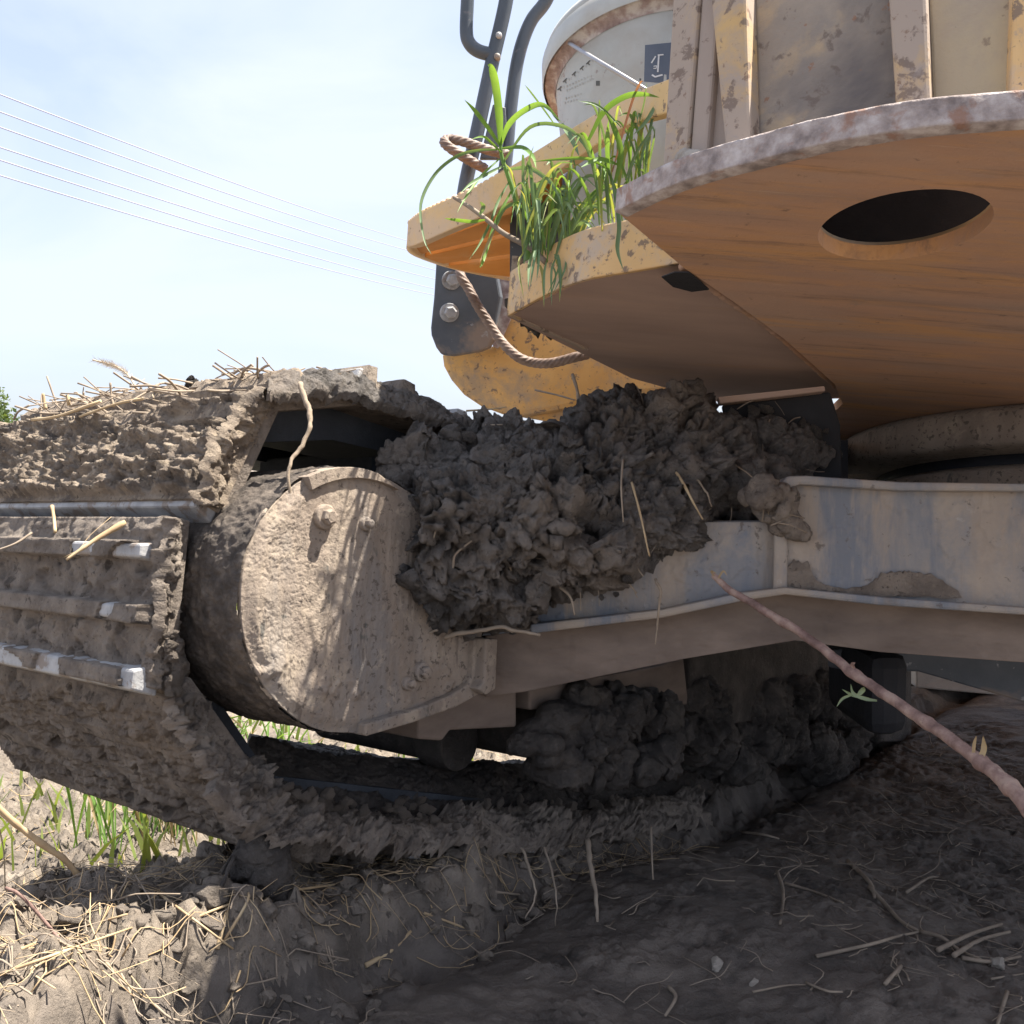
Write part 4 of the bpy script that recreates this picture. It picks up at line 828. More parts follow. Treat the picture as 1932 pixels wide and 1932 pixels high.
def line_decal(pts, wpx, m, name='print_mark', lift=.0012):
    for (u0, v0), (u1, v1) in zip(pts[:-1], pts[1:]):
        d = math.hypot(u1-u0, v1-v0)+1e-6; a, b = -(v1-v0)/d*wpx/2, (u1-u0)/d*wpx/2
        decal([(u0+a,v0+b),(u1+a,v1+b),(u1-a,v1-b),(u0-a,v0-b)], name, m, lift, 2)
decal([(1217,85),(1268,80),(1262,158),(1215,154)], 'label_patch', M_label, .0012, 8)
line_decal([(1237,106),(1229,119)], 2.5, M_print, 'label_stroke', .002)
line_decal([(1241,104),(1252,103)], 2.5, M_print, 'label_stroke', .002); line_decal([(1243,104),(1241,136)], 3, M_print, 'label_stroke', .002)
line_decal([(1233,125),(1239,124),(1238,129),(1233,129)], 1.6, M_print, 'label_stroke', .002); line_decal([(1230,141),(1236,145),(1250,141)], 3, M_print, 'label_stroke', .002)
# faded lines of print running up to the right, and a few darker characters
for k, (u, v) in enumerate(((1056,167),(1066,152),(1083,139),(1098,128),(1110,118))):
    line_decal([(u-4,v+3),(u+3,v-4)], 2.2, M_ink)
    line_decal([(u,v+1),(u+2,v+5)], 1.6, M_ink); line_decal([(u+6,v-5),(u+8,v-1)], 1.2, M_inkpale)
for (a, b, nn_) in (((1068,163),(1118,141),9), ((1068,171),(1122,147),11), ((1066,186),(1100,176),6), ((1064,194),(1092,187),5)):
    for k in range(nn_):
        t = k/nn_; u = a[0]+(b[0]-a[0])*t; v = a[1]+(b[1]-a[1])*t; line_decal([(u,v),(u+2.4,v-1)], 2.6 if k % 3 else 4, M_inkpale)
for (u, v, r) in ((1128,157,4.6),(1208,150,2.2),(1188,348-80+0,0)):
    if r: decal([(u-r*.8,v-r),(u+r*.8,v-r),(u+r*.8,v+r),(u-r*.8,v+r)], 'stain', M_ink, .0012, 3)
for row in range(6):
    for k in range(5):
        u, v = 1086+k*7+row*1.5, 320+row*18-k*5
        line_decal([(u,v),(u+3.5,v-2)], 3.2, M_ink if (row+k) % 3 else M_inkpale)
for k in range(5): line_decal([(1126+k*6, 378-k*1.6), (1129+k*6, 372-k*1.6)], 2.6, M_ink)
p0 = on_bucket(1049, 66, .008); p1 = on_bucket(1200, 158, .012)
V, F = tube(smooth_path([P(1049,66,1.53), P(1120,110,1.375), P(1200,158,1.33), P(1262,196,1.34)], 6), .0028, 8); obj('wire_handle', V, F, M_wire, bu, smooth=True)

# ---------------------------------------------------------------- wire rope
rp_ = [(1110,668,1.86),(1085,674,1.86),(1040,685,1.88),(1005,684,1.9),(975,672,1.9),(945,643,1.92),(920,606,1.93),(900,575,1.93),(884,545,1.94),(868,515,1.95),(872,470,2.02)]
V, F = tube(smooth_path([P(u, v, y) for u, v, y in rp_], 26), .0084, 30, 6, 90); tag(obj('wire_rope', V, F, M_rope, smooth=True), 'rusty twisted wire rope hanging in a curve below the yellow step', 'rope')
rp_ = [(915,318,1.93),(892,306,1.91),(865,290,1.90),(845,276,1.90),(838,268,1.91),(846,263,1.92),(870,266,1.92),(900,276,1.92),(925,284,1.92),(958,292,1.93)]
V, F = tube(smooth_path([P(u, v, y) for u, v, y in rp_], 22), .0084, 30, 6, 90); tag(obj('wire_rope', V, F, M_rope, smooth=True), 'rusty wire rope looped round the black handrail above the step', 'rope')

# ---------------------------------------------------------------- grass growing on the deck
def blade(pts, w, m, parent, name='leaf', fold=.25, k=6, both=False, w0=.5):
    p = smooth_path(pts, k); n = len(p); t = np.gradient(p, axis=0); t /= np.linalg.norm(t, axis=1)[:,None]+1e-9
    view = p-EYE; side = np.cross(t, view); side /= np.linalg.norm(side, axis=1)[:,None]+1e-9
    tw = random.uniform(-.7, .7); nor = np.cross(side, t); side = side*math.cos(tw)+nor*math.sin(tw); nor = np.cross(side, t)
    s = np.linspace(0, 1, n); prof = (w0+(1-w0)*np.minimum(1, s*4))*np.clip((1-s)*2.6, 0, 1)**.8; ww = w/2*prof[:,None]
    V = np.concatenate((p-side*ww, p+nor*ww*fold*2, p+side*ww)); F = []
    for i in range(n-1): F += [(i, i+1, n+i+1, n+i), (n+i, n+i+1, 2*n+i+1, 2*n+i)]
    return obj(name, V, F, m, parent, smooth=True)
def px3(pts, y0, y1): return [P(u, v, y0+(y1-y0)*i/max(1, len(pts)-1)) for i, (u, v) in enumerate(pts)]
PXM = 1/1932
gp = thing('grass_plant', P(985, 485, 1.45), 'tall bright green grass plant with a star of leaves at the deck end', 'grass')
st = [P(1000,500,1.38), P(985,430,1.38), P(968,360,1.38), P(948,300,1.38), P(944,272,1.38)]
V, F = tube(smooth_path(st, 6), np.linspace(.0045, .0022, 25), 7); obj('stem', V, F, M_leaf, gp, smooth=True)
for pts, w_, m_ in (([(944,272),(942,220),(935,160),(927,128),(920,122)], 15, M_leaf), ([(944,275),(920,240),(895,208),(876,188)], 9, M_leaf), ([(945,272),(960,235),(990,208),(1025,198),(1060,232)], 11, M_leaf),
        ([(940,282),(900,284),(860,296),(820,330),(794,385),(800,450),(815,482)], 6.5, M_leafdark), ([(946,280),(985,278),(1005,295),(1012,318)], 9, M_leaf), ([(1060,232),(1080,265),(1093,295)], 9, M_leafdark),
        ([(942,300),(905,335),(880,370),(862,402)], 5, M_leaf), ([(955,310),(920,328),(890,345),(868,365)], 6, M_leafdark), ([(948,290),(930,272),(912,258),(890,262)], 5, M_leaf),
        ([(950,305),(1000,240),(1060,238),(1100,270),(1130,330)], 7, M_leafdark), ([(955,320),(1000,318),(1040,345),(1070,375)], 8, M_leafdark), ([(1050,240),(1025,205),(1000,172),(990,160)], 4, M_leafdark),
        ([(962,340),(940,380),(925,420),(905,460),(885,490)], 6, M_leafdark), ([(965,360),(935,420),(912,490),(905,505)], 8, M_leaf), ([(970,390),(1000,360),(1035,335),(1060,320)], 8, M_leafdark)):
    blade(px3(pts, 1.38, 1.30), w_*1.34*PXM, m_, gp)
gp2 = thing('grass_plant', P(1000, 478, 1.42), 'fallen dry jointed grass stalk with side leaves lying across the step edge', 'grass')
V, F = tube(smooth_path(px3([(1030,495),(1000,468),(950,440),(915,412),(885,390),(856,372)], 1.30, 1.36), 6), np.linspace(.004,.0025,31), 7); obj('stem', V, F, M_strawmud, gp2, smooth=True)
for pts, w_, m_ in (([(915,415),(890,418),(860,415),(838,412)], 8, M_leaf), ([(935,430),(950,395),(970,385),(990,395)], 8, M_leafdark), ([(935,430),(920,460),(905,495)], 6, M_leafdry), ([(1000,470),(1030,440),(1060,425),(1068,418)], 6, M_leafdry), ([(905,405),(912,390),(906,380)], 9, M_leafdark)):
    blade(px3(pts, 1.33, 1.31), w_*1.32*PXM, m_, gp2)
gp3 = thing('grass_plant', P(1030, 490, 1.40), 'dense dark green clump of long drooping grass in front of the bucket', 'grass')
rnd = random.Random(5)
for k in range(64):
    bu_, bv_ = rnd.uniform(985, 1085), rnd.uniform(455, 500); hgt = rnd.uniform(70, 200); lean = rnd.uniform(-40, 110); dr = rnd.uniform(-15, 60)
    pts = [(bu_, bv_), (bu_+lean*.25, bv_-hgt*.5), (bu_+lean*.6, bv_-hgt*.9), (bu_+lean, bv_-hgt+dr)]
    if rnd.random() < .3: pts.append((pts[-1][0]+lean*.25, pts[-1][1]+rnd.uniform(20, 60)))
    blade(px3(pts, rnd.uniform(1.285, 1.34), rnd.uniform(1.24, 1.31)), rnd.uniform(3, 8)*1.3*PXM, rnd.choice((M_leafdark, M_leafdark, M_leafdark, M_leaf, M_leafmid)), gp3)
for k in range(12):
    bu_, bv_ = rnd.uniform(985, 1070), rnd.uniform(470, 500); pts = [(bu_, bv_), (bu_+rnd.uniform(-12,10), bv_+25), (bu_+rnd.uniform(-25,10), bv_+rnd.uniform(50,95))]
    blade(px3(pts, 1.275, 1.245), rnd.uniform(3, 7)*1.33*PXM, M_leafdark if k % 4 else M_leafmid, gp3)
gp4 = thing('grass_plant', P(1180, 430, 1.30), 'clump of yellow green grass beside the ribs at the right of the bucket', 'grass')
for k in range(42):
    bu_, bv_ = rnd.uniform(1120, 1228), rnd.uniform(330, 440); hgt = rnd.uniform(60, 170); lean = rnd.uniform(-60, 45); dr = rnd.uniform(-10, 40)
    pts = [(bu_, bv_), (bu_+lean*.2, bv_-hgt*.5), (bu_+lean*.6, bv_-hgt*.9), (bu_+lean, bv_-hgt+dr)]
    pts = [(min(u, 1236), v) for u, v in pts]
    blade(px3(pts, rnd.uniform(1.2, 1.27), rnd.uniform(1.17, 1.22)), rnd.uniform(3, 7)*1.22*PXM, rnd.choice((M_leaf, M_leafmid, M_leafdark, M_leafdark)), gp4)
for pts, w_, m_ in (([(1110,265),(1140,210),(1180,182),(1215,178),(1245,184)], 11, M_leaf), ([(1160,345),(1172,290),(1158,240),(1140,208)], 11, M_leaf), ([(1148,320),(1146,270),(1148,226)], 10, M_leaf), ([(1150,320),(1110,300),(1060,300),(1005,305)], 6, M_leaf),
        ([(1155,325),(1190,200),(1207,158),(1214,154)], 5, M_leafpink), ([(1155,340),(1168,420),(1165,470),(1176,510)], 8, M_leafdark), ([(1172,240),(1130,200),(1090,190)], 5, M_leafdark), ([(1205,235),(1216,190),(1220,155)], 3, M_leafdark), ([(1235,200),(1222,225),(1195,255)], 8, M_leafdark), ([(1180,340),(1200,290),(1235,235)], 5, M_leafdark), ([(1165,310),(1130,300),(1095,316)], 10, M_leaf)):
    blade(px3(pts, 1.19, 1.165), w_*1.18*PXM, m_, gp4)
V, nn, F = blobs_mesh([(PN(u, v, H0+.062)+np.array((0, dy, 0)), (.045,.045,.02)) for u, v in ((1040,540),(1080,520),(1140,508),(1200,500),(1250,495)) for dy in (.09,.14,.2)], .006)
tag(obj('deck_dirt', lumpy(V, nn, .012, 2), F, M_soil, smooth=True), 'dark dirt collected in the tray behind the speckled skirt', 'dirt', kind='stuff')
V, nn, F = blobs_mesh([(PN(1297, 306, H0+TH+.006), (.012,.009,.010)), (PN(1308, 302, H0+TH+.004), (.009,.008,.006))], .002)
tag(obj('stone', lumpy(V, nn, .003, 3, 90, 200), F, M_stone, smooth=True), 'small pale stone lying on the plate edge at the foot of the ribs', 'stone')

# ---------------------------------------------------------------- stalk hanging across the right side
stpx = [(1346,1085,1.22),(1375,1112,1.20),(1440,1150,1.16),(1520,1200,1.11),(1605,1266,1.05),(1700,1330,.99),(1780,1385,.94),(1850,1438,.90),(1900,1480,.87),(1960,1545,.83)]
stk = thing('stalk', P(1960,1545,.83), 'reddish brown broken stalk slanting across the right side in front of the leg', 'plant')
sp_ = smooth_path([P(u, v, y) for u, v, y in stpx], 8); rr0 = np.interp(np.linspace(0,1,len(sp_)), [0,.1,.5,.8,1], [.0034,.0042,.0052,.0062,.0078])
for c_ in (.28,.45,.62,.78,.9): rr0 = rr0*(1+.28*np.exp(-((np.linspace(0,1,len(sp_))-c_)/.012)**2))
sp_ = sp_+.0022*np.stack([fbm(sp_, 40, 3, k) for k in (1,2,3)], 1); V, F = tube(smooth_path(sp_, 4), np.interp(np.linspace(0,1,(len(sp_)-1)*4+1), np.linspace(0,1,len(sp_)), rr0), 16); V = V+.0011*np.stack([fbm(V, 110, 3, k, .65) for k in (4,5,6)], 1); obj('stem', V, F, M_bark, stk, smooth=True)
for pts, w_, m_ in (([(1655,1322),(1630,1318),(1610,1308),(1605,1290)], 7, M_sprout), ([(1640,1318),(1610,1312),(1588,1300)], 6, M_sprout), ([(1610,1310),(1590,1318),(1578,1334)], 5, M_sprout), ([(1618,1312),(1628,1302),(1630,1296)], 9, M_sprout),
        ([(1836,1432),(1838,1405),(1842,1388)], 6, M_leafdry), ([(1845,1438),(1856,1415),(1855,1388)], 11, M_leafdry), ([(1860,1445),(1872,1458),(1876,1470)], 5, M_leafdry), ([(1348,1088),(1342,1078),(1352,1082)], 4, M_leafdry), ([(1354,1094),(1364,1078),(1372,1086)], 4, M_leafdry), ([(1612,1262),(1608,1254),(1614,1250)], 7, M_bark)):
    y_ = float(np.interp(pts[0][0], [p[0] for p in stpx], [p[2] for p in stpx])); blade(px3(pts, y_-.004, y_-.01), w_*y_*PXM, m_, stk)

# ---------------------------------------------------------------- roots, straws and twigs one can pick out
def strand(pts, wpx, m, name, label, cat, k=6, taper=.5, wob=.0):
    """pts: (u, v, distance)"""
    p = smooth_path([P(*q) for q in pts], k); n = len(p); y = np.mean([q[2] for q in pts])
    r = wpx*y*PXM/2*np.linspace(1, taper, n)*(1+.22*fbm(p, 90, 2, 3)*2); p = p+.0016*wob*np.stack([fbm(p, 45, 2, s_) for s_ in (1,2,3)], 1)*2
    V, F = tube(p, r, 7); return tag(obj(name, V, F, m, smooth=True), label, cat)
strand([(568,722,1.30),(580,770,1.28),(584,805,1.265),(562,850,1.25),(546,885,1.235),(541,950,1.23),(532,1010,1.225),(518,1056,1.22)], 11, M_root, 'root', 'long muddy root hanging from the upper track in front of the round cover', 'root', 8, .35, 1.5)
strand([(838,1204,1.40),(880,1193,1.39),(940,1184,1.385),(970,1190,1.38),(1018,1197,1.39)], 10, M_strawmud, 'straw', 'thick pale straw lying level at the foot of the clay heap', 'straw', 5, .7, 1)
strand([(783,1218,1.41),(800,1198,1.40),(826,1188,1.39)], 8, M_strawmud, 'straw', 'short frayed straw on the cover below the clay heap', 'straw', 5, .6, 1)
strand([(1258,866,1.46),(1285,905,1.42),(1308,948,1.40),(1326,980,1.39)], 7, M_straw, 'straw', 'yellowish straw slanting down the right part of the clay heap', 'straw', 5, .5)
strand([(1175,868,1.40),(1172,920,1.37),(1176,985,1.36)], 5, M_strawmud, 'straw', 'pale upright straw in the middle of the clay heap', 'straw', 5, .5)
strand([(1192,910,1.39),(1208,970,1.36),(1222,1035,1.35),(1226,1050,1.35)], 5, M_straw, 'straw', 'long straw hanging straight down beside the leg end', 'straw', 5, .5)
strand([(852,1092,1.36),(855,1065,1.355),(860,1045,1.35),(890,1020,1.35)], 7, M_strawmud, 'straw', 'bent straw sticking up from the lower left of the clay heap', 'straw', 4, .6)
strand([(815,1025,1.345),(822,1000,1.34),(825,980,1.34)], 4, M_strawmud, 'straw', 'short white straw at the left face of the clay heap', 'straw', 4, .6)
strand([(1045,1100,1.4),(1075,1125,1.39),(1084,1160,1.385)], 6, M_strawmud, 'straw', 'curved straw drooping over the lower web', 'straw', 5, .6)
strand([(1238,1090,1.38),(1245,1125,1.37),(1243,1170,1.37),(1236,1212,1.37)], 6, M_root, 'root', 'muddy root dangling over the flange below the heap', 'root', 5, .4, 2)
strand([(1340,840,1.5),(1390,880,1.46),(1430,910,1.43),(1462,940,1.41)], 4, M_root, 'root', 'thin root stretched from the heap to the leg end', 'root', 5, .5, 1)
strand([(1310,900,1.44),(1330,925,1.42),(1345,955,1.41)], 5, M_root, 'root', 'forked little root at the right end of the heap', 'root', 4, .5, 2)
strand([(1080,706,1.6),(1090,740,1.58),(1092,775,1.56)], 6, M_root, 'twig', 'brown twig standing up before the yellow tank', 'twig', 4, 1.2)
strand([(1010,736,1.7),(1050,745,1.66),(1085,755,1.6)], 4, M_root, 'twig', 'thin brown twig lying level before the yellow tank', 'twig', 4, .7)
strand([(880,775,1.62),(925,772,1.6),(955,768,1.58)], 4, M_straw, 'straw', 'thin straw bridging the gap under the yellow tank', 'straw', 4, .6)
strand([(985,1600,1.5),(1000,1640,1.47),(1010,1685,1.45),(992,1735,1.43)], 7, M_strawmud, 'root', 'forked root hanging from the lower track left of the long straw', 'root', 6, .4, 2)
strand([(1108,1585,1.62),(1115,1635,1.58),(1125,1690,1.55),(1127,1750,1.53),(1123,1840,1.51)], 12, M_strawmud, 'straw', 'longest straw hanging down from the lower track to the mud floor', 'straw', 6, .35, 1)
strand([(1028,1600,1.56),(1042,1650,1.53),(1050,1700,1.5),(1048,1745,1.5)], 5, M_strawmud, 'root', 'thin root hanging between two straws under the lower track', 'root', 5, .4, 1)
strand([(1228,1560,1.7),(1230,1620,1.66),(1232,1660,1.64)], 5, M_strawmud, 'straw', 'short straw hanging from the right part of the lower track', 'straw', 4, .5)
strand([(210,975,1.18),(170,1010,1.15),(150,1035,1.13),(120,1052,1.12)], 1, M_straw, 'straw', 'thin straw lying on the upright front shoe', 'straw', 4, .8)
strand([(236,985,1.22),(190,1012,1.20),(155,1035,1.185),(125,1056,1.175)], 12, M_straw, 'straw', 'broad flat dry straw stuck slantwise on the upright front shoe', 'straw', 5, .5)
strand([(98,955,1.38),(102,980,1.36),(104,1004,1.34)], 7, M_straw, 'straw', 'folded dry blade hanging from the gap between two shoes', 'straw', 4, .8)
strand([(60,1005,1.36),(30,1025,1.34),(-10,1040,1.33)], 5, M_strawmud, 'straw', 'pale straw at the outer end of the upright shoe', 'straw', 4, .8)
# things on the crest of the track
strand([(255,728,1.62),(240,706,1.63),(215,690,1.64),(175,679,1.65)], 4, M_seed, 'seed_head', 'feathery pale seed head arching against the sky above the track', 'seed head', 5, .8)
b = Bag()
sh = smooth_path([P(*q) for q in ((255,728,1.62),(240,706,1.63),(215,690,1.64),(175,679,1.65))], 10)
for k in range(420):
    t = int(rnd.triangular(3, len(sh)-1, len(sh)-8)); d = np.array([rnd.gauss(0,1) for _ in range(3)]); d = unit(d)*.009+unit(sh[min(t+1, len(sh)-1)]-sh[t-1])*.008; q = sh[t]; sd_ = unit(np.cross(d, (0.3,1,.2)))*.00035
    b.add([q-sd_, q+sd_, q+d], [(0,1,2)])
tag(b.obj('seed_bristles', M_seed), 'pale bristles of the seed head on the track crest', 'bristles', kind='stuff')
bpy.data.objects['seed_bristles'].parent = bpy.data.objects['seed_head']; bpy.data.objects['seed_bristles'].location = bpy.data.objects['seed_bristles'].location-bpy.data.objects['seed_head'].location
del bpy.data.objects['seed_bristles']['category']; del bpy.data.objects['seed_bristles']['label']
for pts, w_, m_, nm, lb in (([(86,772,1.6),(83,758,1.6),(81,742,1.6)], 7, M_straw, 'stubble', 'straight stub of straw standing at the left of the track crest'),
        ([(280,725,1.5),(285,740,1.49),(290,752,1.48)], 5, M_root, 'twig', 'dark upright twig on the track crest right of the seed head'), ([(215,768,1.52),(210,745,1.53),(208,722,1.53)], 5, M_root, 'twig', 'short dark twig standing below the seed head'),
        ([(440,715,1.42),(420,702,1.43),(402,690,1.44)], 5, M_root, 'twig', 'twig forking up on the track crest left of the highest clod'), ([(440,716,1.42),(452,706,1.42),(458,700,1.42)], 3, M_root, 'twig', 'tiny side twig beside the forked twig on the crest'),
        ([(175,760,1.56),(150,745,1.57),(115,742,1.58)], 4, M_strawmud, 'straw', 'curved straw lying along the track crest near the left stubs'), ([(130,765,1.58),(127,745,1.58)], 8, M_straw, 'stubble', 'thicker short stub of straw on the track crest'),
        ([(190,757,1.5),(110,785,1.52),(60,792,1.55)], 7, M_straw, 'straw', 'long yellow straw lying level on the crest of the track'), ([(270,752,1.46),(220,762,1.47),(150,786,1.49)], 6, M_straw, 'straw', 'pale straw lying on the upper edge of the sloping shoe'),
        ([(280,735,1.47),(320,742,1.46),(372,752,1.44)], 5, M_strawmud, 'straw', 'grey straw lying across the dark gap on the crest')):
    strand(pts, w_, m_, nm, lb, 'straw' if nm != 'twig' else 'twig', 4, .8)

b = Bag(); r = random.Random(77)
for k in range(115):
    w_ = r.uniform(.02, .66); sl = r.random()
    if sl < .6: q = PA(500+190*r.random()*.9, 728-6*r.random(), A0)
    else: q = PA(505-50*r.random(), 735+70*r.random(), A0)
    q = q+A*w_+N*.022; d = unit(A*r.gauss(0,1)+L*r.gauss(0,.8)+N*r.gauss(.12,.2)); l_ = r.uniform(.03, .11)
    c_ = unit([r.gauss(0,1) for _ in range(3)])*l_*.08
    V, F = tube(smooth_path([q-d*l_/2, q+c_, q+d*l_/2], 3), r.uniform(.0007,.002), 5); b.add(V, F)
tag(b.obj('straw_litter', M_strawmud), 'broken straw lying on the crest of the track', 'straw litter', kind='stuff')
def gl(pts, lift=.004, k=4):
    return smooth_path([G(u, v, lift) for u, v in pts], k)
def gstraw(pts, wpx, m, label, name='straw', taper=.6, lift=.006):
    p = gl(pts, lift); r = wpx*p[:,1].mean()*PXM/2*np.linspace(1, taper, len(p)); V, F = tube(p, r, 7); return tag(obj(name, V, F, m, smooth=True), label, 'straw' if name == 'straw' else name.replace('_', ' '))
# the reed leaning in at the lower left
strand([(-30,1500,1.12),(30,1555,1.15),(90,1600,1.18),(125,1625,1.2),(170,1680,1.22),(220,1735,1.22),(262,1785,1.2),(300,1830,1.18)], 14, M_straw, 'reed', 'thick yellow reed leaning in from the lower left edge', 'reed', 6, .8)
strand([(10,1675,1.1),(40,1690,1.1),(90,1745,1.1),(140,1810,1.08),(170,1870,1.07)], 7, M_bark, 'twig', 'thin brown twig bending down at the lower left', 'twig', 6, .9)
strand([(-10,1530,1.3),(6,1600,1.3),(10,1680,1.3)], 3, M_straw, 'straw', 'very thin upright straw at the left edge', 'straw', 4, .8)
strand([(470,1555,1.3),(440,1620,1.27),(415,1680,1.22)], 10, M_dark, 'twig', 'muddy twig hanging from the lowest shoe to the bank', 'twig', 5, .8, 1)
strand([(480,1560,1.35),(452,1590,1.33),(420,1650,1.3)], 8, M_dark, 'twig', 'thin muddy twig beside the hanging twig under the lowest shoe', 'twig', 5, .5, 1)
strand([(545,1620,1.33),(555,1660,1.3),(563,1720,1.27)], 4, M_dark, 'twig', 'dark upright twig in front of the mud pillar', 'twig', 4, .6)
for k, pts in enumerate((([(860,1735),(880,1700),(900,1650)]), )): pass
gs = (([(1480,2330*.7547),(1500,1700),(1488,1760)], 8, 'bent straw standing at the left of the tangle on the mud floor'),)
for pts, w_, lb in (([(1540,1812),(1640,1790),(1690,1775),(1735,1765)], 8, 'long muddy stalk curving across the tangle on the mud floor'), ([(1640,1680),(1670,1712),(1700,1745),(1735,1765)], 10, 'broad straw running down into the tangle from behind'), ([(1735,1765),(1775,1775),(1810,1800),(1850,1818)], 9, 'muddy stalk running right out of the tangle'),
        ([(1466,1650),(1478,1690),(1472,1750)], 8, 'upright straw at the left end of the tangle'), ([(1480,1672),(1540,1690),(1590,1710)], 6, 'straight straw lying left of the tangle'), ([(1710,1690),(1760,1660),(1810,1678)], 6, 'bent straw lying above the tangle'), ([(1600,1630),(1640,1670),(1650,1700)], 10, 'flat pale straw blade lying behind the tangle'),
        ([(1770,1800),(1830,1770),(1890,1750)], 10, 'pale flat leaf strip at the right of the tangle'), ([(1800,1810),(1850,1780),(1905,1765)], 10, 'second pale leaf strip lying just below the right one'), ([(1815,1815),(1870,1822),(1925,1812)], 9, 'pale strip lying lowest at the right of the tangle'),
        ([(1900,1880),(1885,1930),(1870,1990)], 9, 'straw lying on the mud floor at the right edge'), ([(1870,1855),(1930,1845)], 5, 'thin level straw at the right edge'), ([(1670,1865),(1700,1830),(1690,1850)], 8, 'split straw lying below the tangle'), ([(1420,1880),(1480,1868),(1520,1866)], 5, 'thin straw lying at the bottom of the picture'), ([(1520,1862),(1560,1878),(1590,1880)], 6, 'forked dry root lying at the bottom of the picture'),
        ([(1262,1870),(1275,1890),(1255,1925)], 9, 'short brown straw lying at the bottom centre'), ([(1400,1575),(1440,1580),(1470,1588)], 6, 'pale straw in the dark under the leg'), ([(935,1690),(985,1695),(1015,1697)], 5, 'white straw in the shade at the foot of the bank')):
    gstraw(pts, w_, M_strawmud, lb)
for pts, w_, lb in (([(300,1695),(360,1740),(440,1800)], 6, 'straw lying down the front of the bank left of centre'), ([(420,1790),(470,1700),(440,1680)], 6, 'straw crossing the bank top'), ([(330,1760),(420,1720),(520,1690)], 6, 'long straw lying along the bank top'), ([(540,1690),(640,1675),(760,1650)], 5, 'long thin straw on the bank behind the pillar'),
        ([(410,1800),(425,1740),(430,1700)], 9, 'flat pale strip standing on the bank'), ([(800,1730),(880,1760),(905,1776)], 5, 'straw hanging over the bank edge'), ([(690,1830),(740,1800),(775,1765)], 10, 'broken straw sticking out of the bank slope'), ([(20,1810),(120,1770),(240,1735)], 7, 'dry stalk lying level at the lower left'), ([(0,1850),(110,1810),(250,1760)], 7, 'second dry stalk lying below it at the lower left')):
    gstraw(pts, w_, M_straw, lb)
# litter nobody could count
def litter(n, box, m, name, wr=(.0008,.002), ln=(.05,.16), seed=1, curve=.25, cond=None, lift=.004):
    r = random.Random(seed); b = Bag(); k = 0; tries = 0
    while k < n and tries < n*30:
        tries += 1; x, y = r.uniform(*box[0]), r.uniform(*box[1])
        if cond and not cond(x, y, r): continue
        l_ = r.uniform(*ln)*r.random()**.5; th = r.uniform(0, 6.28); z0 = 0; pts = []
        tilt = r.gauss(0, .16)
        xs_ = [x+math.cos(th+curve*r.uniform(-1,1)*t)*l_*t for t in (0,.33,.66,1)]; ys_ = [y+math.sin(th+curve*r.uniform(-1,1)*t)*l_*t for t in (0,.33,.66,1)]
        zz = zg(xs_, ys_); z = np.maximum(zz, zz.mean()-.004)+lift+np.abs(np.array((0,.33,.66,1))*l_*tilt)
        pp = smooth_path(np.stack((xs_, ys_, z), 1), 3) if r.random() < .75 else np.stack((xs_, ys_, z), 1); V, F = tube(pp, r.uniform(*wr)*np.linspace(1, .6, len(pp)), 4); V = V.copy(); zc = np.repeat(pp[:,2], 4); V[:,2] = zc+(V[:,2]-zc)*r.uniform(.25, .9)-.001; b.add(V, F); k += 1
    o_ = b.obj(name, m); tag(o_, 'dry straw scattered '+('over the bank' if seed == 1 else 'over the near left corner of the ground' if seed == 4 else 'over the bank, grey with mud' if seed == 5 else 'over the near left corner, grey with mud' if seed == 6 else 'over the mud floor' if seed == 2 else 'over the open ground'), 'straw litter', kind='stuff'); return o_
def aof(x, y): return x*A2[0]+y*A2[1]
litter(620, ((-.9,.4),(1.0,2.0)), M_straw, 'straw_litter', (.0004,.0012), (.04,.14), 1, .5, lambda x, y, r: 1.0 < aof(x,y) < 1.3 and (y > 1.25 or r.random() < .3))
litter(420, ((-.9,.4),(1.0,2.0)), M_strawmud, 'straw_litter', (.0004,.0016), (.03,.12), 5, .6, lambda x, y, r: .96 < aof(x,y) < 1.3)
litter(230, ((-.85,-.2),(.9,1.5)), M_straw, 'straw_litter', (.0005,.0014), (.04,.17), 4, .5, lambda x, y, r: x*L2[0]+y*L2[1] < .72 and aof(x,y) > .85)
litter(260, ((-.85,-.1),(.9,1.5)), M_strawmud, 'straw_litter', (.0006,.0018), (.03,.15), 6, .6, lambda x, y, r: x*L2[0]+y*L2[1] < .8 and aof(x,y) > .85)
litter(520, ((-.3,1.3),(1.3,3.0)), M_strawmud, 'straw_litter', (.0006,.0016), (.03,.12), 2, .5, lambda x, y, r: aof(x,y) < .9 and r.random() < .35+.65*sstep(x, .3, .8))
litter(650, ((-1.8,.2),(1.0,3.2)), M_straw, 'straw_litter', (.0006,.0016), (.04,.16), 3, .5, lambda x, y, r: aof(x,y) > 1.4 or x*L2[0]+y*L2[1] < .6)

# grass and stubble on the open ground past the track
def tuft(name, at, label, n, h, spread, m, m2, seed, w=.005):
    r = random.Random(seed); t = thing(name, at, label, 'grass')
    for k in range(n):
        b0 = np.array(at)+np.array((r.gauss(0, spread), r.gauss(0, spread), 0)); b0[2] = zg(b0[0], b0[1])[0]; hh_ = h*r.uniform(.6, 1.2); d = np.array((r.gauss(0,.35), r.gauss(0,.35), 0))*hh_
        dr = r.random()
        blade([b0, b0+d*.25+np.array((0,0,hh_*.5)), b0+d*.6+np.array((0,0,hh_*.9)), b0+d*1.1+np.array((0,0,hh_*(1.02 if dr < .6 else .75)))], w*r.uniform(.6, 1.3), m if r.random() < .8 else m2, t, k=3)
    return t
tuft('grass_tuft', PA(195, 1630, 2.25), 'upright green grass tuft left of the others behind the lowest shoe', 16, .3, .03, M_leaf, M_leafdry, 3, .006)
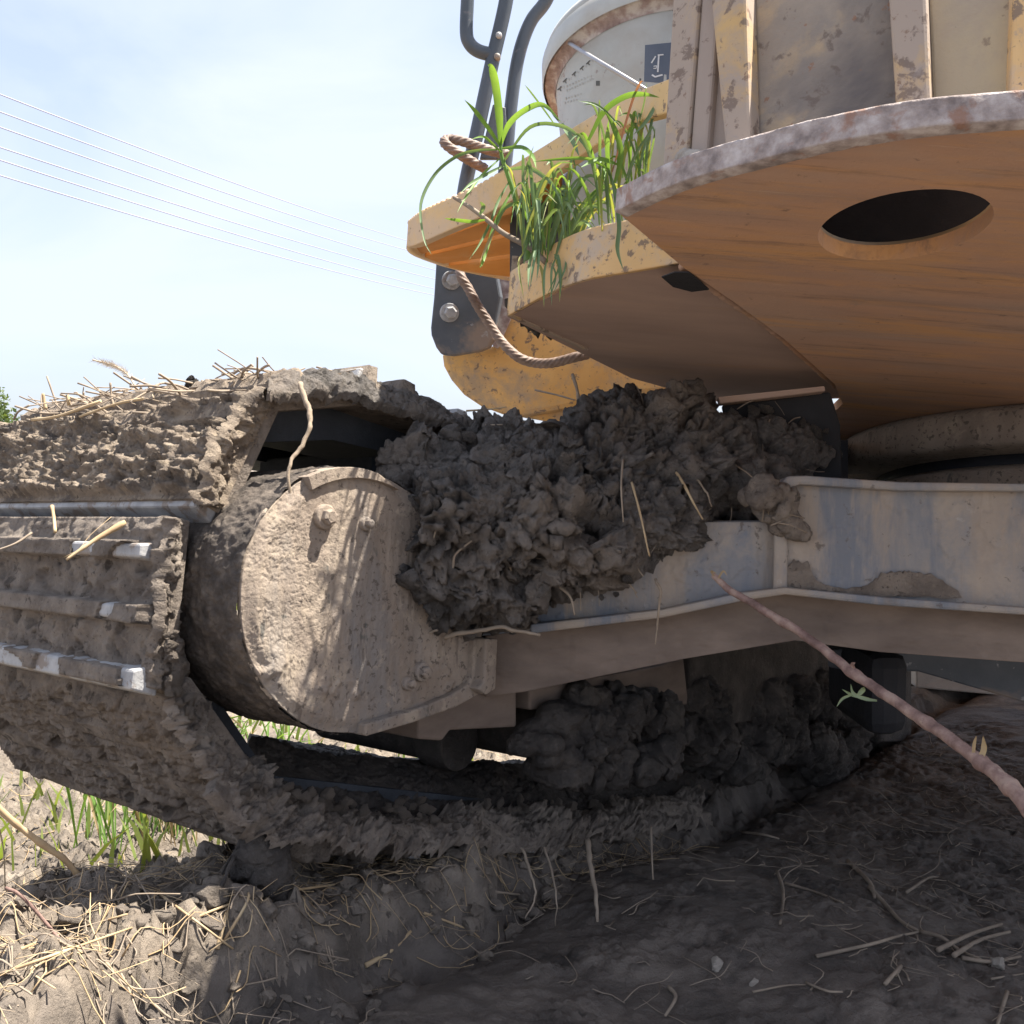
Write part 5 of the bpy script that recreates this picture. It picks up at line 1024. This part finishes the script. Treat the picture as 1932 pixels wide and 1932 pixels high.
tuft('grass_tuft', PA(310, 1620, 2.25), 'thick bright green grass tuft under the middle of the lowest shoe', 50, .25, .05, M_leaf, M_leafdry, 4, .006)
tuft('grass_tuft', PA(345, 1625,2.25), 'sprawling green grass tuft just right of the thick one', 50, .24, .07, M_leaf, M_leafdry, 5)
tuft('grass_tuft', PA(470, 1620, 2.25), 'yellowish green grass tuft next to the mud pillar', 50, .22, .06, M_leaf, M_leafdry, 6)
b = Bag(); r = random.Random(9)
for k in range(9000):
    x, y = r.uniform(-6, 3.5), 2.2+9*r.random()**1.6
    if aof(x, y) < 2.0 and x < .4: continue
    if x >= .4 and y < 6: continue
    z = float(zbase(np.array([x]), np.array([y]))[0]); hgt = r.uniform(.05, .16); wd = r.uniform(.003,.007)*(1+y*.12); dx, dy = r.gauss(0,.4)*hgt, r.gauss(0,.4)*hgt
    a_ = r.uniform(0, 3.14); sx, sy = math.cos(a_)*wd, math.sin(a_)*wd
    b.add([(x-sx,y-sy,z-.01),(x+sx,y+sy,z-.01),(x+dx*.5+sx*.7,y+dy*.5+sy*.7,z+hgt*.6),(x+dx*.5-sx*.7,y+dy*.5-sy*.7,z+hgt*.6),(x+dx,y+dy,z+hgt)], [(0,1,2,3),(3,2,4)])
tag(b.obj('field_grass', M_fieldgrass), 'short yellow green grass on the open field beyond the track', 'grass', kind='stuff')

# stones, slab and puddle
for (u, v, r_, lb) in ((1352,1822,.012,'pale pebble lying on the smooth mud floor near the bottom'), (1880,1853-30,.012,'flat grey pebble near the right edge of the mud floor'), (1420,1860,.007,'small white pebble on the mud floor right of the pale pebble')):
    s_ = thing('stone', G(u, v), lb, 'stone'); clod(s_, G(u, v, r_*.35), r_, M_stone, 'pebble')
V, F = prism([G(1728,1298), G(1728,1298)+np.array((0,0,.14)), G(1858,1308)+np.array((.05,0,.10)), G(1858,1312)+np.array((.05,0,0))], (.05,.5,0)); tag(obj('concrete_slab', V, F, M_concrete, fix=True, bevel=.006), 'pale concrete slab lying in the sun beyond the machine', 'concrete slab')
b = Bag(); r = random.Random(31)
for k in range(1300):
    x, y = r.uniform(-.75, .3), r.uniform(1.0, 1.9); a_ = aof(x, y)
    if not edge(x*L2[0]+y*L2[1])-.1 < a_ < 1.3: continue
    me_ = clodmesh[r.randrange(9)]; 
    if k == 0 or 'co9' not in globals():
        co9 = []
        for m_ in clodmesh:
            bm = bmesh.new(); bmesh.ops.create_icosphere(bm, subdivisions=3, radius=1); q = np.array([v.co[:] for v in bm.verts]); f_ = [tuple(v.index for v in f.verts) for f in bm.faces]; bm.free()
            q = q*1.25
            for _ in range(11):
                d = unit([random.gauss(0,1) for _ in range(3)]); q = q-np.maximum(0, q.dot(d)-random.uniform(.4, .9))[:,None]*d
            q = q+.3*np.stack([fbm(q+len(co9)*5, 1.7, 4, len(co9)+c_, .65) for c_ in (1,2,3)], 1); co9.append((q, f_))
    q, f_ = co9[r.randrange(9)]; rd = .004+.018*r.random()**3; z = float(zg(x, y)[0]); b.add(q*np.array((1,1,.7))*rd+np.array((x, y, z+rd*.2)), f_)
tag(b.obj('bank_clods', M_ground), 'small clods of mud strewn over the bank and its slope', 'clods', kind='stuff')

# ---------------------------------------------------------------- power lines and trees far off
lines = [((0,178),(765,453),'topmost of the six thin power lines crossing the sky'), ((0,211),(765,471),'second power line from the top of the sky'), ((0,240),(819,509),'third power line from the top, ending lower behind the bracket'), ((0,278),(819,526),'fourth power line, uppermost of the lower three'), ((0,302),(817,544),'fifth power line, second lowest in the sky'), ((0,331),(816,556),'lowest of the six thin power lines crossing the sky')]
for (a, b_, lb) in lines:
    p, q = P(*a, 20), P(*b_, 48); d = q-p; ts = np.linspace(-.5, 2.2, 40); pts = p+d*ts[:,None]; pts[:,2] += .55*((ts-.5)**2-.25)*1.0
    V, F = tube(pts, .014, 6); tag(obj('power_line', V, F, M_cable, smooth=True), lb, 'power line', 'power lines across the sky')
def tree(x, y, h_, wd, label, seed):
    r = random.Random(seed); t = thing('tree', (x, y, .1), label, 'tree', 'trees on the horizon')
    b = Bag(); base = np.array((x, y, .1))
    V, F = tube(smooth_path([base, base+(.05*h_,0,h_*.35), base+(.02*h_,0,h_*.75)], 4), np.linspace(.045*h_, .012*h_, 9), 8); obj('trunk', V, F, M_bark, t, smooth=True)
    cl_ = [np.array((r.gauss(0,wd*.33), r.gauss(0,wd*.33), h_*r.uniform(.25,.95))) for _ in range(26)]
    for c in cl_:
        rad_ = h_*r.uniform(.08,.17)
        for k in range(120):
            d = unit([r.gauss(0,1) for _ in range(3)])*rad_*r.random()**.4; q = base+c+d; s1 = unit([r.gauss(0,1) for _ in range(3)]); s2 = unit(np.cross(s1, [r.gauss(0,1) for _ in range(3)])); l_ = h_*r.uniform(.018,.034)
            b.add([q-s1*l_, q+s2*l_*.5, q+s1*l_, q-s2*l_*.5], [(0,1,2,3)])
    o_ = b.obj('crown', M_crown, t, smooth=False); return t
for k, (u, y, h_, wd, lb) in enumerate(((-60, 26, 2.6, 2.2, 'leafy green tree at the left edge beyond the track'), (5, 34, 2.1, 1.8, 'low bush peeping past the outer end of the upper shoe'), (880, 60, 3.5, 5, 'distant green tree seen in the gap left of the yellow tank'), (985, 70, 3.2, 5.5, 'distant tree in the notch under the tank'), (1060, 66, 3.0, 5, 'distant tree behind the clay heap'), (1790, 45, 2, 4, 'distant low tree beyond the machine on the right'))):
    q = P(u, 880, y); tree(q[0], y, h_, wd, lb, k+20)

for o in bpy.data.objects:
    if '_at' in o: del o['_at']
